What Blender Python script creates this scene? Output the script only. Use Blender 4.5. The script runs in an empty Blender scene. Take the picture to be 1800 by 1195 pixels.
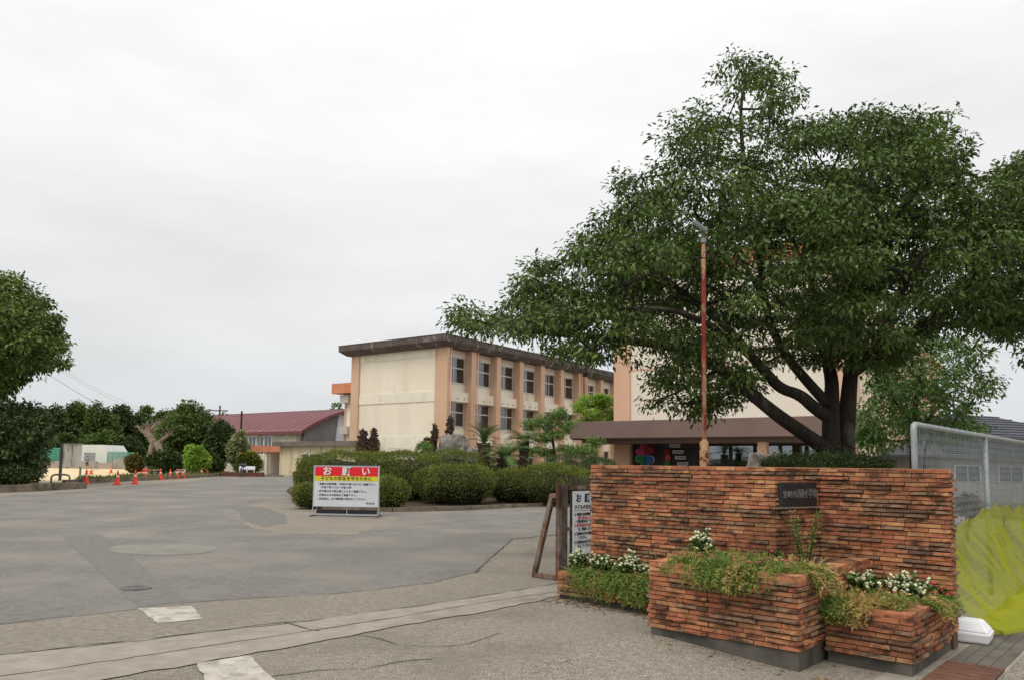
import bpy, bmesh, math, random
import numpy as np
from mathutils import Vector, Matrix, noise

# ------------------------------------------------------------------ camera
SC = bpy.context.scene
F, PX0, PY0 = 1350.0, 900.0, 693.0           # focal length and principal point in photo pixels
H_EYE, PITCH, ROLL = 1.5, math.atan(0.09), 0.0126
cam_d = bpy.data.cameras.new('camera')
cam_d.sensor_fit = 'HORIZONTAL'; cam_d.sensor_width = 36.0
cam_d.lens = F / 1800 * 36; cam_d.shift_y = (PY0 - 597.5) / 1800
cam_d.clip_start = 0.05; cam_d.clip_end = 3000
cam = bpy.data.objects.new('camera', cam_d)
SC.collection.objects.link(cam)
CM = Matrix.Translation((0, 0, H_EYE)) @ Matrix.Rotation(math.pi/2 + PITCH, 4, 'X') @ Matrix.Rotation(ROLL, 4, 'Z')
cam.matrix_world = CM
SC.camera = cam
CR = CM.to_3x3()

# ------------------------------------------------------------------ sky, sun, exposure
SUN_EL, SUN_AZ = math.radians(58), math.radians(215)   # azimuth clockwise from +Y: behind the camera, to the left
SKY_LOW, SKY_GAIN = 0.72, 0.62
w = bpy.data.worlds.new('World'); SC.world = w; w.use_nodes = True
nt = w.node_tree; nt.nodes.clear()
def N(t, k, **kw):
    n = t.nodes.new(k)
    for a, b in kw.items(): setattr(n, a, b)
    return n
out = N(nt, 'ShaderNodeOutputWorld'); bg = N(nt, 'ShaderNodeBackground'); bg.inputs[1].default_value = 0.1
sky = N(nt, 'ShaderNodeTexSky', sky_type='NISHITA'); sky.sun_disc = False
sky.sun_elevation = SUN_EL; sky.sun_rotation = SUN_AZ
tc = N(nt, 'ShaderNodeTexCoord'); sep = N(nt, 'ShaderNodeSeparateXYZ')
nt.links.new(tc.outputs['Generated'], sep.inputs[0])
def math_node(t, op, a, b=None, clamp=False):
    m = N(t, 'ShaderNodeMath', operation=op); m.use_clamp = clamp
    for i, v in enumerate((a, b)):
        if v is None: continue
        if isinstance(v, (int, float)): m.inputs[i].default_value = v
        else: t.links.new(v, m.inputs[i])
    return m.outputs[0]
zc = math_node(nt, 'MAXIMUM', sep.outputs[2], 0.0)
grad = math_node(nt, 'ADD', math_node(nt, 'MULTIPLY', zc, SKY_GAIN * 10), SKY_LOW * 10)   # overcast: brighter overhead
mp = N(nt, 'ShaderNodeMapping'); mp.inputs['Scale'].default_value = (1.0, 1.0, 3.4)
nt.links.new(tc.outputs['Generated'], mp.inputs[0])
cn = N(nt, 'ShaderNodeTexNoise'); cn.inputs['Scale'].default_value = 2.1; cn.inputs['Detail'].default_value = 5.0
cn.inputs['Roughness'].default_value = 0.55
nt.links.new(mp.outputs[0], cn.inputs['Vector'])
cl = math_node(nt, 'ADD', math_node(nt, 'MULTIPLY', cn.outputs[0], 0.50), 0.76)
val = math_node(nt, 'MULTIPLY', grad, cl)
ccol = N(nt, 'ShaderNodeMix', data_type='RGBA'); ccol.inputs[6].default_value = (0.945, 0.972, 1.0, 1); ccol.inputs[7].default_value = (1.0, 1.0, 1.0, 1)
nt.links.new(math_node(nt, 'MULTIPLY', zc, 4.0, True), ccol.inputs[0])
vm = N(nt, 'ShaderNodeVectorMath', operation='SCALE')
nt.links.new(ccol.outputs[2], vm.inputs[0]); nt.links.new(val, vm.inputs['Scale'])
mx = N(nt, 'ShaderNodeMix', data_type='RGBA'); mx.inputs[0].default_value = 0.96
nt.links.new(sky.outputs[0], mx.inputs[6]); nt.links.new(vm.outputs[0], mx.inputs[7])
nt.links.new(mx.outputs[2], bg.inputs[0]); nt.links.new(bg.outputs[0], out.inputs[0])

sun_d = bpy.data.lights.new('sun', 'SUN'); sun_d.energy = 1.35; sun_d.angle = math.radians(30); sun_d.color = (1.0, 0.955, 0.88)
sun = bpy.data.objects.new('sun', sun_d); SC.collection.objects.link(sun)
sd = Vector((math.sin(SUN_AZ)*math.cos(SUN_EL), math.cos(SUN_AZ)*math.cos(SUN_EL), math.sin(SUN_EL)))
sun.rotation_euler = sd.to_track_quat('Z', 'Y').to_euler()

SC.view_settings.view_transform = 'Standard'; SC.view_settings.look = 'None'
SC.view_settings.exposure = 0.0; SC.view_settings.gamma = 1.0
SC.render.engine = 'CYCLES'
SC.cycles.use_denoising = True
SC.cycles.max_bounces = 6; SC.cycles.diffuse_bounces = 3; SC.cycles.glossy_bounces = 2
SC.cycles.transparent_max_bounces = 8; SC.cycles.transmission_bounces = 3
SC.cycles.sample_clamp_indirect = 4.0

# ------------------------------------------------------------------ pixels to places
def sst(a, b, x):
    t = np.clip((x - a) / (b - a), 0, 1); return t * t * (3 - 2 * t)
U = Vector((0.743, -0.669, 0)); NV = Vector((0.669, 0.743, 0))      # along the gate wall / away from the camera
ANG_UN = math.atan2(-0.669, 0.743)
def g(x, y):                                   # ground height: falls to the road, rises to the school
    t = .743 * x - .669 * y
    k = 1 - sst(12, 22, y)
    return .25 * sst(10, 42, y) - (.10 * sst(-3.9, -2.2, t) + .03 * sst(-2.2, 0, t)) * k
def UN(u, n, z=0.0): return Vector((u * .743 + n * .669, -u * .669 + n * .743, z))
def ray(px, py): return CR @ Vector(((px - PX0) / F, -(py - PY0) / F, -1.0))
def at_d(px, py, d):
    r = ray(px, py); return Vector((0, 0, H_EYE)) + r * (d / r.y)
def gp(px, py):
    r = ray(px, py); z = 0.0; p = None
    for _ in range(25):
        p = Vector((0, 0, H_EYE)) + r * ((z - H_EYE) / r.z); z = float(g(p.x, p.y))
    return p
def gx(px, d):                                  # ground point under pixel column px at depth d
    p = at_d(px, 815, d); return Vector((p.x, p.y, float(g(p.x, p.y))))
def top_z(px, py, d): return at_d(px, py, d).z

# ------------------------------------------------------------------ helpers
COL = SC.collection
def C(r, g_, b):
    f = lambda v: (v/255/12.92) if v/255 <= 0.04045 else ((v/255 + 0.055)/1.055)**2.4
    return (f(r), f(g_), f(b), 1.0)
def link(o, parent=None):
    COL.objects.link(o)
    if parent is not None: o.parent = parent
    return o
def tag(o, label, cat, group=None):
    o['label'] = label; o['category'] = cat
    if group: o['group'] = group
    return o
def thing(name, label, cat, loc=(0, 0, 0), rotz=0.0, group=None):
    o = bpy.data.objects.new(name, None); o.empty_display_size = 0.2
    o.location = loc; o.rotation_euler = (0, 0, rotz)
    link(o); return tag(o, label, cat, group)
def frame_of(o): return Matrix.Translation(o.location) @ Matrix.Rotation(o.rotation_euler[2], 4, 'Z')

class MB:
    def __init__(s): s.v, s.f, s.m, s.t = [], [], [], []
    def add(s, vs, fs, mi=0, tint=0.5):
        b = len(s.v); s.v += [tuple(p) for p in vs]
        for f in fs: s.f.append(tuple(i + b for i in f)); s.m.append(mi); s.t.append(tint)
        return s
    def box(s, x0, x1, y0, y1, z0, z1, mi=0, tint=0.5, M=None):
        vs = [Vector((x, y, z)) for z in (z0, z1) for x, y in ((x0, y0), (x1, y0), (x1, y1), (x0, y1))]
        if M is not None: vs = [M @ p for p in vs]
        return s.add(vs, [(3,2,1,0), (4,5,6,7), (0,1,5,4), (1,2,6,5), (2,3,7,6), (3,0,4,7)], mi, tint)
    def frustum(s, a0, a1, z0, b0, b1, z1, mi=0):       # a/b: (x0,y0),(x1,y1) rectangles
        vs = [(a0[0],a0[1],z0),(a1[0],a0[1],z0),(a1[0],a1[1],z0),(a0[0],a1[1],z0),
              (b0[0],b0[1],z1),(b1[0],b0[1],z1),(b1[0],b1[1],z1),(b0[0],b1[1],z1)]
        return s.add(vs, [(3,2,1,0), (4,5,6,7), (0,1,5,4), (1,2,6,5), (2,3,7,6), (3,0,4,7)], mi)
    def prism(s, poly, lo, hi, axis='z', mi=0, M=None):
        n = len(poly)
        mk = {'z': lambda p, h: Vector((p[0], p[1], h)), 'y': lambda p, h: Vector((p[0], h, p[1])), 'x': lambda p, h: Vector((h, p[0], p[1]))}[axis]
        vs = [mk(p, lo) for p in poly] + [mk(p, hi) for p in poly]
        if M is not None: vs = [M @ p for p in vs]
        return s.add(vs, [tuple(range(n))[::-1], tuple(range(n, 2*n))] + [(i, (i+1) % n, n + (i+1) % n, n + i) for i in range(n)], mi)
    def tube(s, pts, rad, n=8, mi=0, tint=0.5, caps=True):
        pts = [Vector(p) for p in pts]
        if isinstance(rad, (int, float)): rad = [rad] * len(pts)
        b = len(s.v); ref = None
        for i, p in enumerate(pts):
            d = (pts[min(i+1, len(pts)-1)] - pts[max(i-1, 0)])
            d = d.normalized() if d.length > 1e-9 else Vector((0, 0, 1))
            if ref is None:
                ref = Vector((1, 0, 0)) if abs(d.x) < .8 else Vector((0, 1, 0))
            x = (ref - d * ref.dot(d)).normalized(); y = d.cross(x); ref = x
            for k in range(n):
                a = 2 * math.pi * k / n
                s.v.append(tuple(p + (x * math.cos(a) + y * math.sin(a)) * rad[i]))
        for i in range(len(pts) - 1):
            for k in range(n):
                k2 = (k + 1) % n
                s.f.append((b + i*n + k, b + i*n + k2, b + (i+1)*n + k2, b + (i+1)*n + k)); s.m.append(mi); s.t.append(tint)
        if caps:
            s.f.append(tuple(b + k for k in range(n))[::-1]); s.m.append(mi); s.t.append(tint)
            e = b + (len(pts)-1)*n
            s.f.append(tuple(e + k for k in range(n))); s.m.append(mi); s.t.append(tint)
        return s
    def lathe(s, prof, n=16, o=(0, 0, 0), mi=0):
        b = len(s.v)
        for r, z in prof:
            for k in range(n):
                a = 2*math.pi*k/n; s.v.append((o[0] + r*math.cos(a), o[1] + r*math.sin(a), o[2] + z))
        for i in range(len(prof) - 1):
            for k in range(n):
                k2 = (k+1) % n; s.f.append((b+i*n+k, b+i*n+k2, b+(i+1)*n+k2, b+(i+1)*n+k)); s.m.append(mi); s.t.append(.5)
        s.f.append(tuple(b+k for k in range(n))[::-1]); s.m.append(mi); s.t.append(.5)
        e = b + (len(prof)-1)*n; s.f.append(tuple(e+k for k in range(n))); s.m.append(mi); s.t.append(.5)
        return s
    def mesh(s, name, mats, smooth=False):
        me = bpy.data.meshes.new(name); me.from_pydata(s.v, [], s.f)
        for m in (mats if isinstance(mats, (list, tuple)) else [mats]): me.materials.append(m)
        if any(s.m): me.polygons.foreach_set('material_index', s.m)
        if any(abs(t - .5) > 1e-6 for t in s.t):
            at = me.attributes.new('tint', 'FLOAT', 'FACE'); at.data.foreach_set('value', s.t)
        if smooth: me.polygons.foreach_set('use_smooth', [True] * len(s.f))
        me.update(); return me
    def build(s, name, mats, parent=None, smooth=False, loc=None, world=False, bevel=0.0):
        if world and parent is not None:
            M = frame_of(parent).inverted(); s.v = [tuple(M @ Vector(p)) for p in s.v]
        if loc is not None: s.v = [(p[0]-loc[0], p[1]-loc[1], p[2]-loc[2]) for p in s.v]
        o = bpy.data.objects.new(name, s.mesh(name, mats, smooth)); link(o, parent)
        if loc is not None: o.location = loc
        if bevel:
            m = o.modifiers.new('bevel', 'BEVEL'); m.width = bevel; m.segments = 2; m.limit_method = 'ANGLE'; m.angle_limit = math.radians(40)
        return o

def np_mesh(name, V, Fc, mat, tint=None, smooth=False):
    """V (n,3); Fc (m,k) all faces with k corners"""
    me = bpy.data.meshes.new(name); k = Fc.shape[1]
    me.vertices.add(len(V)); me.vertices.foreach_set('co', np.ascontiguousarray(V, dtype=np.float32).ravel())
    me.loops.add(Fc.size); me.loops.foreach_set('vertex_index', np.ascontiguousarray(Fc, dtype=np.int32).ravel())
    me.polygons.add(len(Fc)); me.polygons.foreach_set('loop_start', np.arange(0, Fc.size, k, dtype=np.int32))
    if tint is not None:
        at = me.attributes.new('tint', 'FLOAT', 'FACE'); at.data.foreach_set('value', np.asarray(tint, dtype=np.float32))
    if smooth: me.polygons.foreach_set('use_smooth', np.ones(len(Fc), dtype=bool))
    me.materials.append(mat); me.update(calc_edges=True); me.validate(); return me

def nrm(a): return a / np.maximum(np.linalg.norm(a, axis=-1, keepdims=True), 1e-9)
def leaf_arrays(P, A, Nn, L, W, fold=.18, droop=.10):
    """pointed leaves folded along the midrib: two triangles each"""
    A = nrm(A); S = nrm(np.cross(A, Nn)); Nn = np.cross(S, A)
    L = L[:, None]; W = W[:, None]
    m = P + A * L * .42
    V = np.stack([P, m + S*W*.5 + Nn*W*fold, P + A*L - Nn*L*droop, m - S*W*.5 + Nn*W*fold], 1).reshape(-1, 3)
    i = np.arange(len(P))[:, None] * 4
    Fc = np.concatenate([i + np.array([[0, 2, 1]]), i + np.array([[0, 3, 2]])], 1).reshape(-1, 3)
    return V, Fc
def join_np(parts):
    V, Fc, T, b = [], [], [], 0
    for v, f, t in parts: V.append(v); Fc.append(f + b); T.append(t); b += len(v)
    return np.concatenate(V), np.concatenate(Fc), np.concatenate(T)

# ------------------------------------------------------------------ materials
MATS = {}
def mk(name, c1, c2=None, rough=.85, scale=4.0, lo=.35, hi=.65, bump=0.0, bscale=80.0, spec=.3, metal=0.0,
       stain=None, sscale=1.6, slo=.52, shi=.68, stretch=(1, 1, 1), sstretch=None, tint=False, transl=0.0, speck=None, speck_scale=220., speck_lo=.6):
    if name in MATS: return MATS[name]
    m = bpy.data.materials.new(name); m.use_nodes = True; t = m.node_tree; t.nodes.clear()
    o = N(t, 'ShaderNodeOutputMaterial'); b = N(t, 'ShaderNodeBsdfPrincipled'); t.links.new(b.outputs[0], o.inputs[0])
    b.inputs['Roughness'].default_value = rough; b.inputs['Metallic'].default_value = metal
    b.inputs['Specular IOR Level'].default_value = spec
    geo = N(t, 'ShaderNodeNewGeometry')
    def nz(sc, st, det=5.0):
        mpn = N(t, 'ShaderNodeMapping'); mpn.inputs['Scale'].default_value = st
        t.links.new(geo.outputs['Position'], mpn.inputs[0])
        n = N(t, 'ShaderNodeTexNoise'); n.inputs['Scale'].default_value = sc; n.inputs['Detail'].default_value = det
        n.inputs['Roughness'].default_value = .6
        t.links.new(mpn.outputs[0], n.inputs['Vector']); return n.outputs[0]
    def rng(v, a, c):
        r = N(t, 'ShaderNodeMapRange'); r.inputs['From Min'].default_value = a; r.inputs['From Max'].default_value = c
        t.links.new(v, r.inputs[0]); return r.outputs[0]
    def mix(fac, a, c):
        x = N(t, 'ShaderNodeMix', data_type='RGBA'); t.links.new(fac, x.inputs[0])
        for i, v in ((6, a), (7, c)):
            if hasattr(v, 'is_linked') or isinstance(v, bpy.types.NodeSocket): t.links.new(v, x.inputs[i])
            else: x.inputs[i].default_value = v
        return x.outputs[2]
    col = c1
    if c2 is not None:
        if tint:
            at = N(t, 'ShaderNodeAttribute'); at.attribute_name = 'tint'; fac = at.outputs['Fac']
        else: fac = rng(nz(scale, stretch), lo, hi)
        col = mix(fac, c1, c2)
    if speck is not None: col = mix(rng(nz(speck_scale, (1, 1, 1), 2.0), speck_lo, speck_lo + .12), col, speck)
    if stain is not None:
        col = mix(rng(nz(sscale, sstretch or stretch, 6.0), slo, shi), col, stain)
    if isinstance(col, bpy.types.NodeSocket): t.links.new(col, b.inputs['Base Color'])
    else: b.inputs['Base Color'].default_value = col
    if bump:
        bn = N(t, 'ShaderNodeBump'); bn.inputs['Strength'].default_value = bump; bn.inputs['Distance'].default_value = .02
        t.links.new(nz(bscale, (1, 1, 1), 4.0), bn.inputs['Height']); t.links.new(bn.outputs[0], b.inputs['Normal'])
    if transl:
        tr = N(t, 'ShaderNodeBsdfTranslucent'); ms = N(t, 'ShaderNodeMixShader'); ms.inputs[0].default_value = transl
        if isinstance(col, bpy.types.NodeSocket): t.links.new(col, tr.inputs[0])
        else: tr.inputs[0].default_value = col
        t.links.new(b.outputs[0], ms.inputs[1]); t.links.new(tr.outputs[0], ms.inputs[2]); t.links.new(ms.outputs[0], o.inputs[0])
    MATS[name] = m; return m
def glass_mat(name, tintc=(.55, .6, .62, 1), see=.35):
    m = bpy.data.materials.new(name); m.use_nodes = True; t = m.node_tree; t.nodes.clear()
    o = N(t, 'ShaderNodeOutputMaterial'); gl = N(t, 'ShaderNodeBsdfGlossy'); gl.inputs['Roughness'].default_value = .03
    gl.inputs[0].default_value = (.8, .85, .9, 1)
    tr = N(t, 'ShaderNodeBsdfTransparent'); tr.inputs[0].default_value = tintc
    fr = N(t, 'ShaderNodeFresnel'); fr.inputs[0].default_value = 1.5
    ad = math_node(t, 'ADD', fr.outputs[0], .16); ms = N(t, 'ShaderNodeMixShader'); t.links.new(ad, ms.inputs[0]); t.links.new(tr.outputs[0], ms.inputs[1]); t.links.new(gl.outputs[0], ms.inputs[2])
    t.links.new(ms.outputs[0], o.inputs[0]); return m

m_asph_old = mk('old_asphalt', C(148,140,127), C(120,112,101), rough=.95, scale=16, bump=.9, bscale=70, speck=C(206,196,178), speck_scale=85, speck_lo=.54, stain=C(104,97,88), sscale=.6, slo=.48, shi=.8)
m_asph = mk('driveway_asphalt', C(124,121,115), C(103,100,95), rough=.93, scale=9, lo=.3, hi=.7, bump=.6, bscale=80, speck=C(172,165,152), speck_scale=90, speck_lo=.58, stain=C(143,137,127), sscale=.55, slo=.42, shi=.75)
m_asph_dark = mk('patched_asphalt', C(123,120,114), C(105,102,98), rough=.92, scale=9, bump=.2, bscale=220, speck=C(140,136,130), speck_scale=280, speck_lo=.64)
m_gravelly = mk('worn_asphalt', C(156,148,134), C(130,122,110), rough=.96, scale=14, bump=.9, bscale=60, speck=C(98,92,84), speck_scale=70, speck_lo=.58, stain=C(132,125,114), sscale=.8, slo=.45, shi=.75)
m_conc = mk('concrete', C(158,150,137), C(140,132,120), rough=.92, scale=5, bump=.2, bscale=140, stain=C(120,112,100), sscale=.9, slo=.55, shi=.75)
m_conc_dark = mk('damp_concrete', C(98,93,84), C(74,71,65), rough=.9, scale=3, bump=.2, bscale=90, stain=C(58,58,50), sscale=2.5)
m_soil = mk('soil', C(92,76,60), C(62,50,40), rough=1, scale=5, bump=.8, bscale=40)
m_sand = mk('sand', C(222,200,160), C(208,186,148), rough=1, scale=.4, bump=.2, bscale=120)
m_white_paint = mk('worn_white_paint', C(192,185,172), C(172,165,152), rough=.85, scale=6, bump=.2, bscale=150, stain=C(150,143,130), sscale=7, slo=.48, shi=.62)
m_crack = mk('crack', C(66,62,56), C(98,92,83), rough=1, scale=8)
m_kerb = mk('kerb_concrete', C(140,128,110), C(104,96,84), rough=.95, scale=2.5, bump=.4, bscale=60, stain=C(72,68,58), sscale=1.4)
m_iron = mk('manhole_iron', C(112,112,108), C(92,92,88), rough=.7, scale=9, metal=.4)
m_rustplate = mk('rust_plate', C(118,84,66), C(94,66,54), rough=.85, scale=7, bump=.3, bscale=60)
m_rust = mk('rusty_steel', C(126,114,100), C(116,70,46), rough=.85, scale=9, lo=.44, hi=.62, bump=.3, bscale=70, stain=C(70,44,32), sscale=4, slo=.5, shi=.62, stretch=(1,1,.45))
m_rust_pole = mk('rusty_pole_paint', C(116,48,38), C(150,62,48), rough=.8, scale=9, lo=.4, hi=.6, bump=.2, stain=C(172,134,108), sscale=7, slo=.52, shi=.6, stretch=(1,1,.35))
m_rust_base = mk('rusty_pole_base', C(190,156,116), C(168,128,92), rough=.85, scale=9, stain=C(108,44,30), sscale=12, slo=.5, shi=.58)
m_galv = mk('galvanised_steel', C(160,166,166), C(140,147,148), rough=.55, scale=5, metal=.35, spec=.5)
m_signwhite = mk('sign_white', C(216,218,222), C(206,208,212), rough=.5, scale=2)
m_signred = mk('sign_red', C(226,36,50), rough=.5)
m_signyellow = mk('sign_yellow', C(214,204,40), rough=.5)
m_navy = mk('navy_ink', C(28,36,82), rough=.6)
m_black = mk('black_ink', C(24,24,28), rough=.6)
m_redink = mk('red_ink', C(190,40,46), rough=.6)
m_white = mk('white_plastic', C(236,236,238), C(228,228,232), rough=.6, scale=3)
m_rubber = mk('black_rubber', C(42,44,48), rough=.8)
m_alu = mk('aluminium', C(178,180,182), rough=.45, metal=.4, spec=.5)
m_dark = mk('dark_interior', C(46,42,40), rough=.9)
# ------------------------------------------------------------------ ground
def axis_lines(lo, hi, fine_lo, fine_hi, step, grow=1.35):
    a = list(np.arange(fine_lo, fine_hi + 1e-6, step)); s = step
    x = a[-1]
    while x < hi: s *= grow; x += s; a.append(x)
    s = step; x = a[0]; pre = []
    while x > lo: s *= grow; x -= s; pre.append(x)
    return np.array(pre[::-1] + a)
GXS = axis_lines(-700, 700, -24, 24, .5); GYS = axis_lines(-40, 1500, -4, 48, .5)
def ground_sheet():
    X, Y = np.meshgrid(GXS, GYS); Z = g(X, Y)
    V = np.stack([X, Y, Z], -1).reshape(-1, 3); nx, ny = len(GXS), len(GYS)
    i = (np.arange(ny-1)[:, None] * nx + np.arange(nx-1)[None]).ravel()
    o = bpy.data.objects.new('ground', np_mesh('ground', V, np.stack([i, i+1, i+nx+1, i+nx], 1), m_asph_old, smooth=True)); link(o)
    o['kind'] = 'structure'; return o
GROUND = ground_sheet()
def sheet(name, pts, lift, mat, parent=None, jag=0.0, jstep=.25, seed=1):
    """flat patch lying LIFT above the ground, following its slope; jag roughens the rim"""
    rnd = random.Random(seed); poly = []
    pts = [Vector((p[0], p[1])) for p in pts]
    for i, p in enumerate(pts):
        q = pts[(i+1) % len(pts)]; L = (q - p).length
        k = max(1, int(L / jstep)) if jag else 1
        nrm2 = Vector((-(q-p).y, (q-p).x)).normalized() if L > 0 else Vector((0, 0))
        for j in range(k):
            r = p + (q - p) * (j / k)
            if jag and j: r += nrm2 * rnd.uniform(-jag, jag)
            poly.append(r)
    bm = bmesh.new(); bm.faces.new([bm.verts.new((p.x, p.y, 0)) for p in poly])
    bmesh.ops.triangulate(bm, faces=bm.faces[:])
    xs = [p.x for p in poly]; ys = [p.y for p in poly]
    for vals, no in ((GXS, (1, 0, 0)), (GYS, (0, 1, 0))):
        lo, hi = (min(xs), max(xs)) if no[0] else (min(ys), max(ys))
        for v in vals:
            if lo < v < hi:
                bmesh.ops.bisect_plane(bm, geom=bm.verts[:] + bm.edges[:] + bm.faces[:], plane_co=(v*no[0], v*no[1], 0), plane_no=no, dist=1e-5)
    for v in bm.verts: v.co.z = float(g(v.co.x, v.co.y)) + lift
    bmesh.ops.recalc_face_normals(bm, faces=bm.faces[:])
    if bm.faces and sum(f.normal.z for f in bm.faces) < 0: bmesh.ops.reverse_faces(bm, faces=bm.faces[:])
    me = bpy.data.meshes.new(name); bm.to_mesh(me); bm.free(); me.materials.append(mat)
    o = bpy.data.objects.new(name, me); link(o, parent)
    if parent is None: o['kind'] = 'structure'
    return o
def gps(*a): return [gp(x, y) for x, y in a]
# smooth driveway asphalt from the gate line up to the school
sheet('driveway', gps((-260, 1122), (0, 1097), (120, 1085), (240, 1070), (355, 1057), (600, 1042), (760, 1024), (833, 1006), (862, 980), (900, 947), (1000, 938), (1060, 934),
      (1080, 900), (960, 891), (700, 901), (545, 906), (528, 880), (534, 850), (520, 838), (400, 833), (330, 846), (155, 860), (0, 872), (-300, 880)), .004, m_asph, jag=.03, jstep=.4, seed=2)
sheet('asphalt_patch', gps((110, 943), (178, 938), (330, 1056), (244, 1067)), .0065, m_asph_dark, jag=.012, seed=3)
sheet('asphalt_patch', gps((0, 1070), (90, 1072), (128, 1083), (0, 1096)), .0065, m_asph_dark, jag=.03, seed=4)
sheet('asphalt_patch', gps((412, 895), (430, 888), (470, 893), (500, 903), (508, 918), (470, 926), (430, 915)), .0065, m_asph_dark, jag=.06, seed=5)
sheet('asphalt_patch', gps((455, 851), (520, 852), (545, 856), (470, 858), (405, 855)), .0065, m_asph_dark, jag=.1, seed=15)
sheet('gravel_shoulder', gps((420, 890), (470, 880), (528, 876), (548, 908), (664, 912), (690, 905), (700, 915), (620, 940), (500, 938), (440, 926), (415, 910)), .0055, m_gravelly, jag=.08, seed=6)
mo = gp(285, 965)
m_green_patch = mk('resin_patch', C(136,133,123), C(120,117,109), rough=.9, scale=2, bump=.2)
sheet('resin_patch', [gp(285 + 95*math.cos(a), 965 + 10.5*math.sin(a)) for a in [2*math.pi*k/28 for k in range(28)]], .0085, m_green_patch, jag=.02, seed=7)
sheet('worn_strip', gps((-160, 1118), (240, 1071), (355, 1058), (600, 1043), (760, 1025), (833, 1007), (930, 1010), (985, 1022), (960, 1029), (760, 1061), (520, 1094), (-160, 1168)), .006, m_gravelly, jag=.02, seed=8)
sheet('gate_apron', gps((-160, 1170), (520, 1095), (760, 1062), (960, 1030), (986, 1032), (984, 1048), (870, 1072), (640, 1112), (520, 1136), (180, 1195), (-200, 1300)), .0080, m_conc, jag=.03, jstep=.15, seed=9)
def crack(name, pix, wpx, lift, seed, mat=m_crack):
    """thin dark joint drawn as a ribbon on the ground"""
    rnd = random.Random(seed); P = []
    pts = [gp(*p) for p in pix]
    for i in range(len(pts)-1):
        k = max(2, int((pts[i+1]-pts[i]).length / .12))
        for j in range(k):
            q = pts[i].lerp(pts[i+1], j/k)
            P.append(Vector((q.x + rnd.uniform(-.012, .012), q.y + rnd.uniform(-.012, .012))))
    P.append(pts[-1].xy)
    L, R = [], []
    for i, p in enumerate(P):
        d = (P[min(i+1, len(P)-1)] - P[max(i-1, 0)]).normalized(); nn = Vector((-d.y, d.x)); w_ = wpx * rnd.uniform(.25, .95) / 2
        L.append(p + nn * w_); R.append(p - nn * w_)
    mb = MB()
    vs = [(p.x, p.y, float(g(p.x, p.y)) + lift) for p in L] + [(p.x, p.y, float(g(p.x, p.y)) + lift) for p in R]
    n = len(P); mb.add(vs, [(i, n+i, n+i+1, i+1) for i in range(n-1)])
    o = mb.build(name, mat); o['kind'] = 'structure'; return o
crack('gate_rail_groove', [(-150, 1212), (0, 1190), (210, 1160), (420, 1128), (560, 1107), (700, 1085), (833, 1062), (980, 1040)], .03, .0100, 1)
crack('pavement_joint', [(0, 1152), (250, 1127), (480, 1096), (520, 1093)], .02, .0100, 2)
crack('pavement_crack', [(560, 1109), (650, 1118), (700, 1133), (760, 1137), (820, 1132), (880, 1112)], .016, .006, 3)
crack('pavement_crack', [(480, 1188), (560, 1178), (640, 1175), (700, 1163), (760, 1158)], .018, .006, 4)
crack('pavement_crack', [(500, 1095), (530, 1104), (562, 1110)], .03, .0105, 5)
crack('pavement_crack', [(940, 1162), (985, 1167), (1005, 1158)], .01, .006, 6)
crack('driveway_edge_line', [(836, 1006), (862, 981), (901, 947), (1000, 938), (1055, 934)], .035, .009, 7)
crack('driveway_edge_line', [(500, 940), (560, 939), (620, 941)], .03, .010, 8)
sheet('white_marking', gps((242, 1070), (337, 1066), (357, 1089), (277, 1096)), .0105, m_white_paint, jag=.012, jstep=.1, seed=10)
sheet('white_marking', gps((347, 1167), (437, 1153), (492, 1206), (366, 1208)), .0105, m_white_paint, jag=.012, jstep=.1, seed=11)
# manhole cover
mc = gp(240, 1034.5)
MHS = .53
mh = thing('manhole_cover', 'round iron manhole cover set in the dark asphalt trench patch', 'manhole', (mc.x, mc.y, float(g(mc.x, mc.y)) + .0085))
def ring(mb, r0, r1, z0, z1, n=40):
    vs = [(r*math.cos(2*math.pi*k/n), r*math.sin(2*math.pi*k/n), z) for r, z in ((r0, z0), (r1, z0), (r1, z1), (r0, z1)) for k in range(n)]
    mb.add(vs, [(a*n+k, a*n+(k+1) % n, ((a+1) % 4)*n+(k+1) % n, ((a+1) % 4)*n+k) for a in range(4) for k in range(n)]); return mb
MB().lathe([(.29*MHS, 0), (.29*MHS, .003)], 40).build('plate', m_asph_dark, mh)
ring(MB(), .255*MHS, .30*MHS, -.001, .007).build('rim', m_iron, mh)
ring(MB(), .15*MHS, .185*MHS, .001, .007).build('ring', m_iron, mh)
MB().lathe([(.06*MHS, .002), (.055*MHS, .007)], 20).build('boss', m_iron, mh)
# playground and planting bed
sheet('playground', gps((-700, 880), (74, 846), (140, 846)) + [gx(140, 40), gx(195, 47), gx(262, 60), gx(270, 95), gx(-700, 110)], .004, m_sand, seed=12)
BED = gps((530, 884), (548, 893), (690, 899), (820, 896), (950, 889), (1060, 882)) 
BED2 = [gx(1120, 30), gx(1060, 46), gx(700, 52), gx(530, 46), gx(505, 33)]
sheet('planting_bed', BED + BED2, .05, m_soil, seed=13)
mb = MB()
for i in range(len(BED) - 1):
    p, q = BED[i], BED[i+1]; d = (q - p).normalized(); nn = Vector((-d.y, d.x, 0)) * .06
    z = min(g(p.x, p.y), g(q.x, q.y))
    mb.add([(v.x, v.y, z - .1) for v in (p-nn, q-nn, q+nn, p+nn)] + [(v.x, v.y, z + .13) for v in (p-nn, q-nn, q+nn, p+nn)],
           [(4,5,6,7), (0,1,5,4), (1,2,6,5), (2,3,7,6), (3,0,4,7)])
o = mb.build('bed_kerb', m_kerb); o['kind'] = 'structure'
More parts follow.
